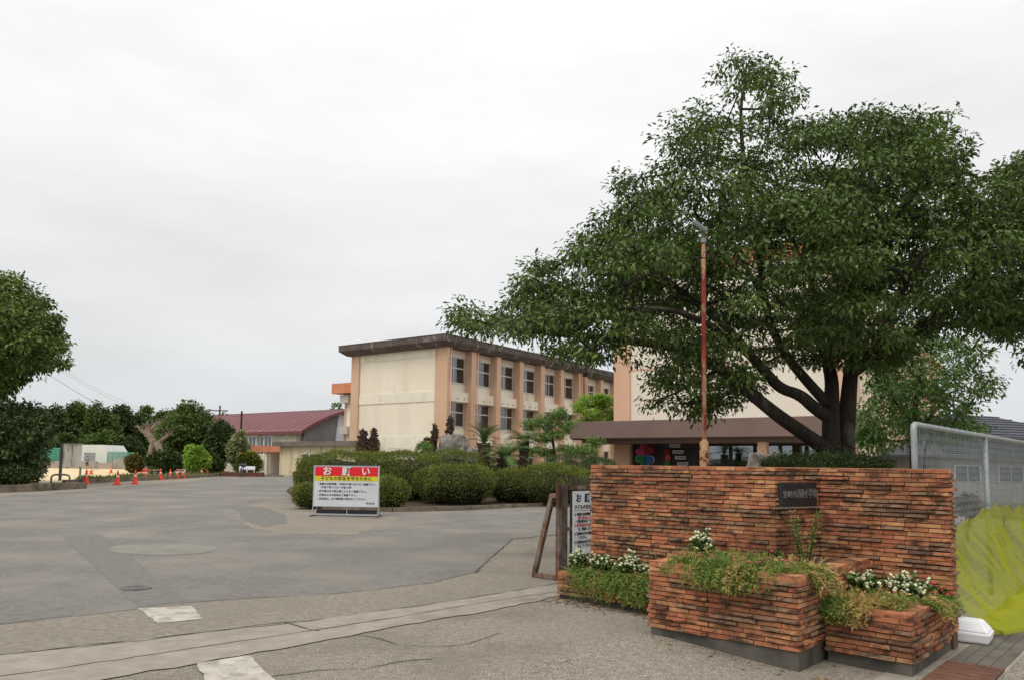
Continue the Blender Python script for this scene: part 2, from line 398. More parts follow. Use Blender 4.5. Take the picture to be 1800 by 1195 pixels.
# narrow kerb wall at the left of the drive and the kerb behind the cones
def low_wall(name, pix, d_list, h, th, mat, label=None):
    mb = MB(); P = [gx(px, d) for px, d in zip(pix, d_list)]
    for i in range(len(P)-1):
        p, q = P[i], P[i+1]; d = (q-p).normalized(); nn = Vector((-d.y, d.x, 0)) * th
        z = min(p.z, q.z)
        mb.add([(v.x, v.y, z-.1) for v in (p, q, q+nn, p+nn)] + [(v.x, v.y, z+h) for v in (p, q, q+nn, p+nn)],
               [(3,2,1,0), (4,5,6,7), (0,1,5,4), (1,2,6,5), (2,3,7,6), (3,0,4,7)])
    o = mb.build(name, mat)
    if label: tag(o, label, 'low wall')
    else: o['kind'] = 'structure'
    return o
# ------------------------------------------------------------------ brick wall and planters
m_brick = bpy.data.materials.new('brick'); m_brick.use_nodes = True
def brick_material(m):
    t = m.node_tree; t.nodes.clear()
    o = N(t, 'ShaderNodeOutputMaterial'); b = N(t, 'ShaderNodeBsdfPrincipled'); t.links.new(b.outputs[0], o.inputs[0])
    b.inputs['Roughness'].default_value = .92; b.inputs['Specular IOR Level'].default_value = .2
    geo = N(t, 'ShaderNodeNewGeometry'); at = N(t, 'ShaderNodeAttribute'); at.attribute_name = 'tint'
    cr = N(t, 'ShaderNodeValToRGB'); e = cr.color_ramp.elements
    e[0].position = 0; e[0].color = C(208,156,110); e[1].position = 1; e[1].color = C(98,80,66)
    for p, c in ((.3, C(198,138,98)), (.5, C(186,120,86)), (.68, C(168,102,76)), (.84, C(158,130,104))):
        k = e.new(p); k.color = c
    t.links.new(at.outputs['Fac'], cr.inputs[0])
    def nz(sc, st=(1,1,1), det=6):
        mpn = N(t, 'ShaderNodeMapping'); mpn.inputs['Scale'].default_value = st; t.links.new(geo.outputs['Position'], mpn.inputs[0])
        n = N(t, 'ShaderNodeTexNoise'); n.inputs['Scale'].default_value = sc; n.inputs['Detail'].default_value = det; n.inputs['Roughness'].default_value = .62
        t.links.new(mpn.outputs[0], n.inputs['Vector']); return n.outputs[0]
    def rng(v, a, c, top=1.0):
        r = N(t, 'ShaderNodeMapRange'); r.inputs['From Min'].default_value = a; r.inputs['From Max'].default_value = c; r.inputs['To Max'].default_value = top
        t.links.new(v, r.inputs[0]); return r.outputs[0]
    def mix(f, a, c, blend='MIX'):
        x = N(t, 'ShaderNodeMix', data_type='RGBA', blend_type=blend); t.links.new(f, x.inputs[0])
        for i, v in ((6, a), (7, c)):
            if isinstance(v, bpy.types.NodeSocket): t.links.new(v, x.inputs[i])
            else: x.inputs[i].default_value = v
        return x.outputs[2]
    c = mix(rng(nz(38), .35, .75, .35), cr.outputs[0], C(150,88,64))
    c = mix(rng(nz(2.1, (1, 1, .55)), .47, .66, .68), c, C(104,74,56))      # weather stains
    c = mix(rng(nz(6.0, (1, 1, 3.0)), .495, .615, .80), c, C(62,50,42))       # soot and moss in blotches
    c = mix(rng(nz(60), .60, .72, .5), c, C(196,170,132))                  # lichen specks
    t.links.new(c, b.inputs['Base Color'])
    bn = N(t, 'ShaderNodeBump'); bn.inputs['Strength'].default_value = .55; bn.inputs['Distance'].default_value = .01
    t.links.new(nz(110), bn.inputs['Height']); t.links.new(bn.outputs[0], b.inputs['Normal'])
brick_material(m_brick)
m_mortar = mk('mortar', C(116,90,72), C(82,64,52), rough=1, scale=9, bump=.4)
rb = random.Random(11)
BH, BD = .0415, .07
def brick_mesh(tint, rough, thin=0.0):
    """unit brick: x 0..1 along the wall, y 0 (front) .. BD, z 0..BH; face slightly uneven"""
    k = 4; xs = [0.018 + .964*i/k for i in range(k+1)]
    z0, z1 = .0045 + thin, BH - .0035
    vs, fs = [], []
    for x in xs:
        j = rb.uniform(-rough, rough); j2 = rb.uniform(-rough, rough); dz = rb.uniform(-rough, rough) * .35
        vs += [(x, j, z0 + abs(dz)), (x, j2, z1 - abs(dz)), (x, BD, z1), (x, BD, z0)]
    for i in range(k):
        a, b_ = i*4, i*4+4
        fs += [(a, b_, b_+1, a+1), (a+1, b_+1, b_+2, a+2), (a+3, b_+3, b_, a)]
    fs += [(0, 1, 2, 3), (k*4+3, k*4+2, k*4+1, k*4)]
    mb = MB(); mb.add(vs, fs, 0, tint if abs(tint-.5) > 1e-4 else .501); return mb
FLUSH = [brick_mesh(min(1, max(0, rb.gauss(.40, .22))), .0016) for _ in range(22)]
PROUD = [brick_mesh(min(1, max(0, rb.choice((.12, .25, .55, .84, .9, .96)) + rb.uniform(-.06, .06))), .006, rb.uniform(.003, .009)) for _ in range(22)]
FLUSH_ME = [m.mesh('brick', m_brick) for m in FLUSH]; PROUD_ME = [m.mesh('brick', m_brick) for m in PROUD]
def brick_run(recs, p0, p1, z0, rows, L=.205, proud=.30, seed=0, hide=None, capped=True):
    """bricks along p0->p1 (local u,n), the face looking to the right-hand side of that direction"""
    rnd = random.Random(seed); p0 = Vector(p0); p1 = Vector(p1); d = (p1 - p0); Lt = d.length; d.normalize()
    ang = math.atan2(d.y, d.x)
    for r in range(rows):
        x = -(r % 2) * L * .5 - rnd.uniform(0, .04); run = 0; pr = 0
        while x < Lt - .003:
            l = L * (1 if rnd.random() < .72 else rnd.choice((.5, .75)))
            a, b_ = max(x, .003), min(x + l, Lt - .003); x += l
            if Lt - .003 - b_ < .03: b_ = Lt - .003; x = Lt
            if b_ - a < .012: continue
            if run <= 0:
                if rnd.random() < proud * .62: run = rnd.choice((1, 1, 2, 2, 3, 4)); pr = rnd.uniform(.012, .028)
                else: run = -rnd.choice((1, 1, 2, 3))
            is_p = run > 0 and not (capped and r == rows - 1)
            off = (pr + rnd.uniform(-.004, .004)) if is_p else rnd.uniform(-.0015, .0025)
            if run > 0: run -= 1
            elif run < 0:
                run += 1
            z = z0 + r * BH
            mid = p0 + d * ((a + b_) / 2)
            if hide and hide(mid, z + BH): continue
            base = p0 + d * a + Vector((d.y, -d.x)) * off
            k = rnd.randrange(22)
            recs.append((base, z, ang, b_ - a, is_p, k))
def place_bricks(parent, recs, limit=300):
    M = frame_of(parent)
    def size(r):
        wp = M @ Vector((r[0].x, r[0].y, r[1])); return r[3] / (wp.length ** 2)
    recs = sorted(recs, key=size, reverse=True)
    for base, z, ang, l, is_p, k in recs[:limit]:
        o = bpy.data.objects.new('brick', (PROUD_ME if is_p else FLUSH_ME)[k]); link(o, parent)
        o.location = (base.x, base.y, z); o.rotation_euler = (0, 0, ang); o.scale = (l, 1, 1)
    if recs[limit:]:
        mb = MB()
        for base, z, ang, l, is_p, k in recs[limit:]:
            src = (PROUD if is_p else FLUSH)[k]; c, s = math.cos(ang), math.sin(ang)
            mb.add([(base.x + x*l*c - y*s, base.y + x*l*s + y*c, z + zz) for x, y, zz in src.v], src.f, 0, src.t[0])
        o = mb.build('brickwork', m_brick, parent); o['kind'] = 'stuff'
def un_thing(name, label, cat, u0, n0, z0=0): return thing(name, label, cat, UN(u0, n0, z0), ANG_UN)
WA, WB, WC, WD = (-5.27, 7.22), (-3.08, 7.22), (-2.90, 7.85), (-1.73, 7.85)
WTH = .16; WROWS = 35; WZ0 = 1.5 - WROWS * BH
wall = un_thing('brick_gate_wall', 'tall stepped red brick wall behind the planters with black school name plaque', 'brick wall', 0, 0)
recs = []
def hid_left(p, z): return (p.x > -3.75 and z < .60) or (z < .22)
def hid_panel(p, z): return p.x > -9 and z < .58
def hid_right(p, z): return (p.x < -2.47 and z < .60) or z < .30
brick_run(recs, WA, WB, WZ0, WROWS, seed=1, hide=hid_left)
brick_run(recs, (WB[0], WB[1]), WC, WZ0, WROWS, seed=2, hide=hid_panel, L=.14, proud=.4)
brick_run(recs, WC, WD, WZ0, WROWS, seed=3, hide=hid_right, proud=.34)
brick_run(recs, WD, (WD[0], WD[1] + WTH), WZ0, WROWS, seed=4, L=.16)
brick_run(recs, (WA[0], WA[1] + WTH), WA, WZ0, WROWS, seed=5, L=.16)
place_bricks(wall, recs)
core = MB()
e = .014
core.prism([(WA[0]+e, WA[1]+e), (WB[0]-e, WB[1]+e), (WC[0]-e, WC[1]+e), (WD[0]-e, WD[1]+e), (WD[0]-e, WD[1]+WTH), (WC[0]-.1, WC[1]+WTH), (WB[0]-.12, WB[1]+WTH), (WA[0]+e, WA[1]+WTH)], -.35, 1.5 - .006)
core.build('mortar_core', m_mortar, wall)
MB().prism([(WA[0]+.02, WA[1]+.02), (WB[0]+.02, WB[1]+.02), (WC[0]+.02, WC[1]+.02), (WD[0]-.02, WD[1]+.02), (WD[0]-.02, WD[1]+WTH-.02), (WC[0]-.08, WC[1]+WTH-.02), (WB[0]-.1, WB[1]+WTH-.02), (WA[0]+.02, WA[1]+WTH-.02)], 1.49, 1.501).build('coping_mortar', mk('coping', C(196,150,112), C(170,122,90), scale=6, rough=.95, bump=.3), wall)

def planter(name, label, u0, u1, n0, n1, zb, rows, seed, left_face=True, rim=.17, dl=None):
    z1 = zb + rows * BH
    t = un_thing(name, label, 'planter', u0, n0, 0)
    L, D = u1 - u0, n1 - n0; rc = []; DL = D if dl is None else dl
    brick_run(rc, (0, 0), (L, 0), zb, rows, seed=seed, proud=.40)
    brick_run(rc, (L, 0), (L, D), zb, rows, seed=seed+1, proud=.36)
    if left_face: brick_run(rc, (0, min(DL, .9)), (0, 0), zb, rows, seed=seed+2, proud=.3)
    place_bricks(t, rc)
    e = .013
    mb = MB(); mb.box(e, L-e, e, .075, zb, z1-.003); mb.box(L-.075, L-e, .0751, D, zb, z1-.0035); mb.box(e, .075, .0752, DL, zb, z1-.004)
    mb.build('mortar_core', m_mortar, t)
    # the capping bricks, laid flat round the rim
    rnd = random.Random(seed+7); cap = []
    for (p, q, nn) in (((0, 0), (L, 0), (0, 1)), ((L, 0), (L, D), (-1, 0)), ((0, DL), (0, 0), (1, 0))):
        p = Vector(p); q = Vector(q); d = (q-p); Lt = d.length; d.normalize(); x = .004 if nn == (0, 1) else rim + .004
        if nn == (1, 0): Lt -= rim
        if nn == (1, 0): x = .004
        while x < Lt - .02:
            l = min(.21, Lt - x)
            s_ = p + d*(x+.002); cap.append((s_, math.atan2(d.y, d.x), l-.004)); x += l
    k = MB(); k.box(0, 1, .003, rim, -.05, .0035, tint=.25); kme = k.mesh('capping_brick', m_brick)
    k = MB(); k.box(0, 1, .003, rim, -.05, .0035, tint=.42); kme2 = k.mesh('capping_brick', m_brick)
    for s_, a, l in cap:
        o = bpy.data.objects.new('capping_brick', rnd.choice((kme, kme2))); link(o, t); o.location = (s_.x, s_.y, z1 + rnd.uniform(0, .002)); o.rotation_euler = (0, 0, a); o.scale = (l, 1, 1)
    c = MB(); c.prism([(.012, .012), (L-.012, .012), (L-.012, D), (L*.62, D), (L*.5, DL), (.012, DL)], -.45, zb+.002); c.build('concrete_base', m_conc_dark, t, bevel=.006)
    s = MB(); s.prism([(.08, .08), (L-.08, .08), (L-.08, D), (L*.62, D), (L*.5, DL), (.08, DL)], zb+.01, z1-.035); s.build('soil', m_soil, t)
    return t
planter('brick_planter', 'tall middle brick planter on a dark concrete base', -3.79, -2.43, 6.09, 7.84, .057, 14, 20, dl=1.12)
planter('brick_planter', 'long low brick planter beside the rusty gate post', -5.50, -3.80, 6.92, 7.205, .045, 6, 30, rim=.10)
planter('brick_planter', 'low corner brick planter nearest the yellow net', -2.415, -1.75, 6.60, 7.835, -.006, 9, 40)
# ------------------------------------------------------------------ plants
RNG = np.random.default_rng(5)
m_bark = mk('bark', C(62,54,47), C(42,37,33), rough=.95, scale=9, bump=.6, bscale=30, stretch=(1,1,.5), stain=C(92,92,80), sscale=2.5, slo=.58, shi=.7)
m_bark_pale = mk('pale_bark', C(150,136,122), C(104,92,82), rough=.95, scale=5, bump=.6, bscale=20, stretch=(1,1,.4))
def leafmat(name, a, b, tr=.22, rough=.55): return mk(name, a, b, rough=rough, tint=True, transl=tr, spec=.35)
m_cherry = leafmat('cherry_leaf', C(46,62,31), C(110,134,62), .2)
m_camphor = leafmat('camphor_leaf', C(50,68,32), C(122,144,62), .18)
m_darkleaf = leafmat('evergreen_leaf', C(46,60,32), C(90,108,54), .12)
m_maple = leafmat('maple_leaf', C(58,84,38), C(106,136,60), .22)
m_azalea = leafmat('azalea_leaf', C(58,70,26), C(134,144,54), .2)
m_brightleaf = leafmat('young_leaf', C(116,156,52), C(168,196,84), .3)
m_hill = leafmat('wood_leaf', C(62,84,40), C(104,126,56), .15)
m_pine = leafmat('pine_leaf', C(84,116,52), C(132,160,78), .2)
m_cycad = leafmat('cycad_leaf', C(62,88,40), C(112,134,66), .12)
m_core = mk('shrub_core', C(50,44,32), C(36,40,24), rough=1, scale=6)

def resample(pts, step):
    out_ = [Vector(pts[0])]
    for i in range(len(pts)-1):
        a, b = Vector(pts[i]), Vector(pts[i+1]); k = max(1, int((b-a).length/step))
        for j in range(1, k+1): out_.append(a.lerp(b, j/k))
    return out_
def smooth_path(pts, it=2):
    pts = [Vector(p) for p in pts]
    for _ in range(it):
        q = [pts[0]]
        for i in range(len(pts)-1): q += [pts[i].lerp(pts[i+1], .25), pts[i].lerp(pts[i+1], .75)]
        q.append(pts[-1]); pts = q
    return pts
def grow(limbs, tips, step=.3, tip_r=.006, expo=.46, sag=.06, seed=0, inward=.25):
    """limbs: [(points, r0, r1)] the first is the trunk; tips (n,3): twig ends. -> nodes, parent, radius"""
    rnd = random.Random(seed); nodes, par, rad0 = [], [], []
    for li, (pts, r0, r1) in enumerate(limbs):
        pts = resample(smooth_path(pts, 2), step*.6); prev = -1
        if li:
            arr = np.array([n[:] for n in nodes]); prev = int(np.argmin(((arr - np.array(pts[0][:]))**2).sum(1)))
        for i, p in enumerate(pts):
            nodes.append(p); par.append(prev); prev = len(nodes)-1; f = i/max(1, len(pts)-1); rad0.append(r0*(1-f)**.8 + r1*(1-(1-f)**.8))
    tips = np.asarray(tips); base = np.array([n[:] for n in nodes])
    cap = len(nodes) + len(tips) * 14
    A = np.zeros((cap, 3)); A[:len(nodes)] = base; n = len(nodes); dist0 = np.zeros(cap)
    d0 = np.sqrt(((tips[:, None] - base[None])**2).sum(2)).min(1) if len(base) * len(tips) < 4e6 else np.array([np.sqrt(((base - t)**2).sum(1)).min() for t in tips])
    ends = np.zeros(len(tips), dtype=int); dirs = np.zeros((len(tips), 3))
    for ti in np.argsort(d0):
        t = tips[ti]; dd = np.sqrt(((A[:n] - t)**2).sum(1)) + inward * np.maximum(0, A[:n, 2] - t[2]) 
        j = int(np.argmin(dd)); a = Vector(A[j]); b = Vector(t); L = (b-a).length
        k = max(1, min(8, int(L/step))); prev = j
        bend = Vector((rnd.uniform(-1, 1), rnd.uniform(-1, 1), rnd.uniform(-.2, 1))) * L * .10
        for i in range(1, k+1):
            f = i/k; p = a.lerp(b, f) + bend * (4*f*(1-f)) + Vector((0, 0, -sag*L)) * f*(1-f)
            nodes.append(p); par.append(prev); rad0.append(0); A[n] = p[:]; prev = n; n += 1
        ends[ti] = prev; dirs[ti] = (b-a).normalized()[:] if L > 1e-6 else (0, 0, 1)
    cnt = np.zeros(len(nodes)); cnt[ends] += 1
    order = range(len(nodes)-1, -1, -1)
    for i in order:
        if par[i] >= 0: cnt[par[i]] += cnt[i]
    rad = [max(tip_r * max(1, c)**expo if r == 0 else 0, r) for c, r in zip(cnt, rad0)]
    return nodes, par, rad, cnt, ends, dirs
def wood_mesh(nodes, par, rad, cnt, thick_sides=10):
    ch = [[] for _ in nodes]
    for i, p in enumerate(par):
        if p >= 0: ch[p].append(i)
    mb = MB(); starts = [(i, None) for i, p in enumerate(par) if p < 0]
    while starts:
        i, pr = starts.pop(); pts, rs = ([nodes[pr]], [min(rad[pr], rad[i]*1.25)]) if pr is not None else ([], [])
        while True:
            pts.append(nodes[i]); rs.append(rad[i])
            if not ch[i]: break
            c = sorted(ch[i], key=lambda k: -(cnt[k] + rad[k]*1e4))
            for k in c[1:]: starts.append((k, i))
            i = c[0]
        if len(pts) > 1: mb.tube(pts, rs, thick_sides if rs[0] > .05 else (6 if rs[0] > .02 else 4), caps=False)
    return mb
def leaf_cloud(ends_p, dirs, per, spread, L, W, seed, droop=.35, flat=.55):
    """sprays of leaves round each twig end; leaves point outward and hang"""
    r = np.random.default_rng(seed); n = len(ends_p) * per
    P0 = np.repeat(ends_p, per, 0); D = np.repeat(dirs, per, 0)
    off = r.normal(size=(n, 3)); off *= np.array([1, 1, flat]); off = nrm(off) * (r.random((n, 1))**.6) * spread
    P = P0 + off
    A = nrm(off) * .7 + D * .35 + r.normal(size=(n, 3)) * .35; A[:, 2] -= droop + r.random(n) * droop
    Nn = r.normal(size=(n, 3)) * .45 + np.array([0, 0, 1.0]) + nrm(off) * .35
    sz = .7 + .6 * r.random(n)
    V, Fc = leaf_arrays(P, A, Nn, L * sz, W * sz)
    cl = np.repeat(r.random(len(ends_p)), per); t = np.clip(.55 * r.random(n) + .45 * cl, 0, 1)
    return V, Fc, np.repeat(t, 2)
def tree(name, label, cat, loc, limbs, tips, leaf, per, spread, L, W, seed, bark=None, group=None, step=.3, tip_r=.006, keep=None, sag=.06, droop=.35, expo=.46, flat=.55):
    t = thing(name, label, cat, loc, 0, group); loc = Vector(loc)
    nodes, par, rad, cnt, ends, dirs = grow(limbs, tips, step=step, tip_r=tip_r, seed=seed, sag=sag, expo=expo)
    wood_mesh(nodes, par, rad, cnt).build('trunk', bark or m_bark, t, smooth=True, world=True)
    E = np.array([nodes[i][:] for i in ends])
    if len(E) * per > 0:
        V, Fc, T = leaf_cloud(E, dirs, per, spread, L, W, seed + 1, droop, flat)
        if keep is not None:
            k = keep(V.reshape(-1, 4, 3)[:, 0]); kk = np.repeat(k, 4)
            V = V[kk]; T = T[np.repeat(k, 2)]; i = np.arange(k.sum())[:, None] * 4
            Fc = np.concatenate([i + np.array([[0, 2, 1]]), i + np.array([[0, 3, 2]])], 1).reshape(-1, 3)
        o = bpy.data.objects.new('crown', np_mesh('crown', V - np.array(loc[:]), Fc, leaf, T)); link(o, t)
    return t
def in_poly(x, y, poly):
    c = np.zeros(len(x), bool); j = len(poly)-1
    for i in range(len(poly)):
        xi, yi = poly[i]; xj, yj = poly[j]
        c ^= ((yi > y) != (yj > y)) & (x < (xj-xi)*(y-yi)/(yj-yi+1e-9)+xi); j = i
    return c
def edge_dist(x, y, poly):
    best = np.full(len(x), 1e9)
    for i in range(len(poly)):
        a = np.array(poly[i-1]); b = np.array(poly[i]); d = b-a; L2 = (d*d).sum()
        t = np.clip(((x-a[0])*d[0] + (y-a[1])*d[1])/L2, 0, 1)
        best = np.minimum(best, np.hypot(x-a[0]-t*d[0], y-a[1]-t*d[1]))
    return best
def crown_tips(poly, n, d0, depth, edge_px, seed, dens=None, tilt=0.0):
    """points filling a crown whose front outline is POLY (photo pixels) at depth d0, thick in the middle"""
    r = np.random.default_rng(seed); P = []
    xs = [p[0] for p in poly]; ys = [p[1] for p in poly]
    while len(P) < n:
        x = r.uniform(min(xs), max(xs), 4000); y = r.uniform(min(ys), max(ys), 4000)
        ok = in_poly(x, y, poly); x, y = x[ok], y[ok]
        e = np.clip(edge_dist(x, y, poly) / edge_px, 0, 1); th = depth * np.sqrt(1-(1-e)**2)
        d = d0 + r.uniform(-1, 1, len(x)) * np.maximum(th, .25)
        if dens is not None:
            k = r.random(len(x)) < dens(x, y, d, e); x, y, d = x[k], y[k], d[k]
        for a, b, c in zip(x, y, d): P.append(at_d(a, b, c)[:])
    return np.array(P[:n])
def ellips_tips(lobes, n, seed, shell=.55):
    r = np.random.default_rng(seed); vol = np.array([l[1][0]*l[1][1]*l[1][2] for l in lobes]); k = r.choice(len(lobes), n, p=vol/vol.sum())
    v = nrm(r.normal(size=(n, 3))) * (shell + (1-shell)*r.random((n, 1)))**.7
    return np.array([lobes[i][0] for i in k]) + v * np.array([lobes[i][1] for i in k])

# ---- the big cherry tree behind the wall
DT = 13.0
def cl(*a): return [at_d(x, y, d) for x, y, d in a]
base_t = gx(1474, DT)
limbs = [
    ([base_t + Vector((.1, 0, -.2)), at_d(1484, 800, DT), at_d(1488, 740, DT), at_d(1492, 690, DT), at_d(1499, 620, 13.1), at_d(1503, 560, 13.2), at_d(1500, 480, 13.2), at_d(1490, 400, 13.4), at_d(1478, 320, 13.5)], .19, .02),
    ([base_t + Vector((-.02, -.05, -.2)), at_d(1462, 800, 12.9), at_d(1460, 745, 12.85), at_d(1462, 700, 12.9), at_d(1462, 660, 13.2), at_d(1445, 600, 13.6), at_d(1430, 520, 14.0), at_d(1415, 420, 14.4), at_d(1400, 330, 14.6)], .185, .02),
    (cl((1452, 800, 12.85), (1446, 784, 12.8), (1411, 760, 12.6), (1369, 731, 12.4), (1334, 703, 12.2), (1288, 665, 12.1), (1253, 640, 12.1), (1200, 612, 12.0), (1120, 600, 11.9), (1040, 592, 11.8), (960, 586, 11.8), (880, 575, 11.8), (820, 560, 11.8)), .135, .010),
    (cl((1460, 735, 12.85), (1432, 717, 12.7), (1407, 693, 12.6), (1369, 682, 12.5), (1341, 647, 12.4), (1316, 622, 12.3), (1290, 588, 12.3), (1250, 552, 12.4), (1205, 520, 12.5), (1160, 480, 12.6), (1100, 450, 12.7), (1020, 440, 12.7)), .115, .010),
    (cl((1458, 712, 12.9), (1446, 700, 12.9), (1411, 661, 12.9), (1383, 626, 13.0), (1355, 577, 13.1), (1345, 531, 13.2), (1334, 450, 13.3), (1318, 370, 13.3), (1308, 290, 13.3), (1300, 200, 13.3), (1311, 130, 13.3), (1312, 108, 13.3)), .10, .004),
    (cl((1496, 655, 13.0), (1510, 645, 12.9), (1551, 619, 12.7), (1604, 587, 12.5), (1650, 552, 12.3), (1692, 499, 12.1), (1762, 426, 12.0), (1840, 380, 12.0), (1930, 350, 12.0)), .115, .012),
    (cl((1500, 590, 13.2), (1525, 520, 13.4), (1560, 430, 13.7), (1610, 330, 13.9), (1650, 250, 14.0), (1668, 210, 14.0)), .10, .010),
    (cl((1345, 650, 12.4), (1290, 600, 11.6), (1230, 560, 11.0), (1160, 540, 10.9), (1080, 545, 10.9)), .07, .01),
    (cl((1262, 650, 12.1), (1225, 668, 12.3), (1190, 690, 12.5), (1160, 700, 12.6)), .04, .008),
    (cl((1520, 640, 12.9), (1560, 560, 11.8), (1600, 480, 11.2), (1640, 430, 11.0), (1700, 420, 10.8)), .08, .01),
    (cl((1345, 531, 13.2), (1290, 430, 13.6), (1240, 340, 13.8), (1190, 260, 13.8)), .05, .008),
]
CROWN = [(768, 535), (850, 540), (900, 530), (925, 465), (985, 445), (1030, 392), (1075, 360), (1068, 300), (1140, 305), (1150, 240), (1165, 185), (1225, 180), (1265, 115), (1305, 92), (1395, 125), (1408, 165), (1425, 215), (1500, 200), (1520, 188), (1590, 205), (1672, 198), (1700, 250), (1690, 290), (1745, 305), (1790, 270), (1900, 260), (2010, 330), (2030, 520), (1900, 620), (1790, 640), (1755, 600), (1640, 570), (1600, 630), (1545, 655), (1505, 640), (1440, 650), (1400, 640), (1340, 650), (1330, 705), (1280, 715), (1235, 735), (1200, 720), (1145, 715), (1135, 650), (1060, 632), (1000, 630), (930, 610), (905, 625), (880, 590), (800, 582)]
def cherry_dens(x, y, d, e):
    k = np.ones(len(x))
    up = (x > 1150) & (x < 1430) & (y < 330); k = np.where(up, .45, k)
    k = np.where((x > 1240) & (x < 1430) & (y < 190), .22, k)
    k = np.where((x < 900), .55, k)
    k = np.where((y > 640), .55, k)
    k = np.where((x > 1330) & (x < 1440) & (y > 600), .45, k)
    k = np.where((x > 1330) & (x < 1640) & (y > 330) & (y < 600), 1.5, k)
    k = np.where((x > 1120) & (x < 1345) & (y > 480) & (y < 640), k * .55, k)   # gaps that show the building
    nz_ = np.array([noise.noise(Vector((a/70., b/52., c*.35))) for a, b, c in zip(x, y, d)])
    return k * np.clip(.55 + nz_ * 2.0, .03, 1)
pc = crown_tips(CROWN, 580, 13.0, 3.0, 190, 3, cherry_dens)
def pads(centres, k, R, zr, seed):                    # flat sprays, drooping at the rim: the layered look of a cherry
    r = np.random.default_rng(seed); out_ = []
    for c in centres:
        a = r.random(k)*2*math.pi; q = np.sqrt(r.random(k)); Rr = R*r.uniform(.6, 1.25); tl_ = r.normal(size=2)*.14
        x, y = np.cos(a)*q*Rr, np.sin(a)*q*Rr*.9
        out_.append(c + np.stack([x, y, -.16*q**2*Rr/R + x*tl_[0] + y*tl_[1] + r.normal(size=k)*zr], 1))
    return np.concatenate(out_)
tips = np.concatenate([pads(pc, 8, .62, .05, 4), crown_tips(CROWN, 420, 13.0, 3.0, 190, 33, cherry_dens)])
IR = CR.transposed()
def to_pix(P):
    q = (P - np.array([0, 0, H_EYE])) @ np.array(CR); return PX0 + F*q[:, 0]/-q[:, 2], PY0 - F*q[:, 1]/-q[:, 2]
_x, _y = to_pix(tips); tips = tips[in_poly(_x, _y, CROWN)]
LX = gx(1238, 10.6)                                   # the lamp post: its branches are kept clear
def clear_lamp(P):
    return (np.hypot(P[:, 0] - LX.x, P[:, 1] - LX.y) > .30) & ~((np.abs(P[:, 0] / P[:, 1] - LX.x / LX.y) < .022) & (P[:, 1] < 10.75) & (P[:, 2] < 5.2))
tree('cherry_tree', 'large spreading cherry tree with dark forked trunk behind the brick wall', 'tree', base_t, limbs, tips, m_cherry, 29, .25, .096, .043, 40, tip_r=.0042, keep=clear_lamp, sag=.10, flat=.42)

# ---- smaller tree to its right
b2 = gx(1606, 19.5)
limbs = [([b2 + Vector((0, 0, -.2)), at_d(1604, 790, 19.5), at_d(1606, 740, 19.5), at_d(1612, 690, 19.5), at_d(1620, 640, 19.5)], .11, .03),
         ([at_d(1606, 770, 19.5), at_d(1640, 725, 19.3), at_d(1670, 690, 19.2)], .05, .02), ([at_d(1605, 745, 19.5), at_d(1570, 700, 19.6), at_d(1530, 655, 19.8)], .045, .015),
         ([b2 + Vector((.3, 0, -.1)), at_d(1622, 790, 19.4), at_d(1640, 760, 19.3)], .04, .015)]
POLY2 = [(1505, 740), (1530, 700), (1545, 640), (1590, 610), (1640, 590), (1700, 600), (1735, 620), (1725, 655), (1760, 655), (1740, 690), (1710, 710), (1700, 740), (1730, 755), (1690, 765), (1640, 775), (1560, 790), (1515, 775)]
tips = crown_tips(POLY2, 300, 19.5, 1.7, 60, 6, lambda x, y, d, e: np.clip(.5 + 2.2*np.array([noise.noise(Vector((a/40., b/28., c*.5))) for a, b, c in zip(x, y, d)]), .05, 1))
tree('young_tree', 'smaller layered green tree between the cherry and the wire fence', 'tree', b2, limbs, tips, m_maple, 30, .34, .13, .06, 50, tip_r=.005)

# ---- far-left tree and shrub
bl = gx(-30, 36)
limbs = [([bl + Vector((0, 0, -.3)), at_d(-28, 780, 36), at_d(-25, 700, 36), at_d(-15, 620, 36), at_d(0, 540, 36)], .35, .08),
         ([at_d(-25, 690, 36), at_d(20, 650, 35.5), at_d(70, 620, 35)], .14, .04), ([at_d(-18, 630, 36), at_d(30, 570, 36.5), at_d(60, 530, 37)], .12, .03)]
POLY3 = [(-260, 640), (-220, 520), (-120, 472), (0, 486), (42, 494), (76, 530), (108, 568), (118, 612), (110, 640), (78, 650), (46, 656), (26, 676), (8, 700), (-60, 730), (-200, 720)]
tips = crown_tips(POLY3, 1150, 36, 4.2, 90, 8)
tree('camphor_tree', 'tall rounded evergreen tree at the far left edge', 'tree', bl, limbs, tips, m_camphor, 44, .46, .22, .12, 60, tip_r=.008, step=.6)
bs = gx(20, 33.5)
limbs = [([bs + Vector((0, 0, -.2)), at_d(15, 810, 33.5), at_d(10, 760, 33.5)], .10, .04), ([bs + Vector((.8, 0, -.2)), at_d(50, 800, 33.3), at_d(65, 750, 33.2)], .06, .02), ([bs + Vector((-1.2, 0, -.2)), at_d(-30, 800, 33.5), at_d(-45, 740, 33.5)], .07, .02)]
POLY4 = [(-140, 850), (-130, 725), (-40, 706), (30, 712), (66, 716), (86, 738), (85, 772), (76, 800), (70, 835), (55, 852)]
tips = crown_tips(POLY4, 800, 33.8, 1.8, 60, 9)
tree('evergreen_shrub', 'dark bushy shrub under the left tree beside the low kerb wall', 'shrub', bs, limbs, tips, m_darkleaf, 40, .40, .17, .09, 61, tip_r=.006, step=.4, droop=.15)

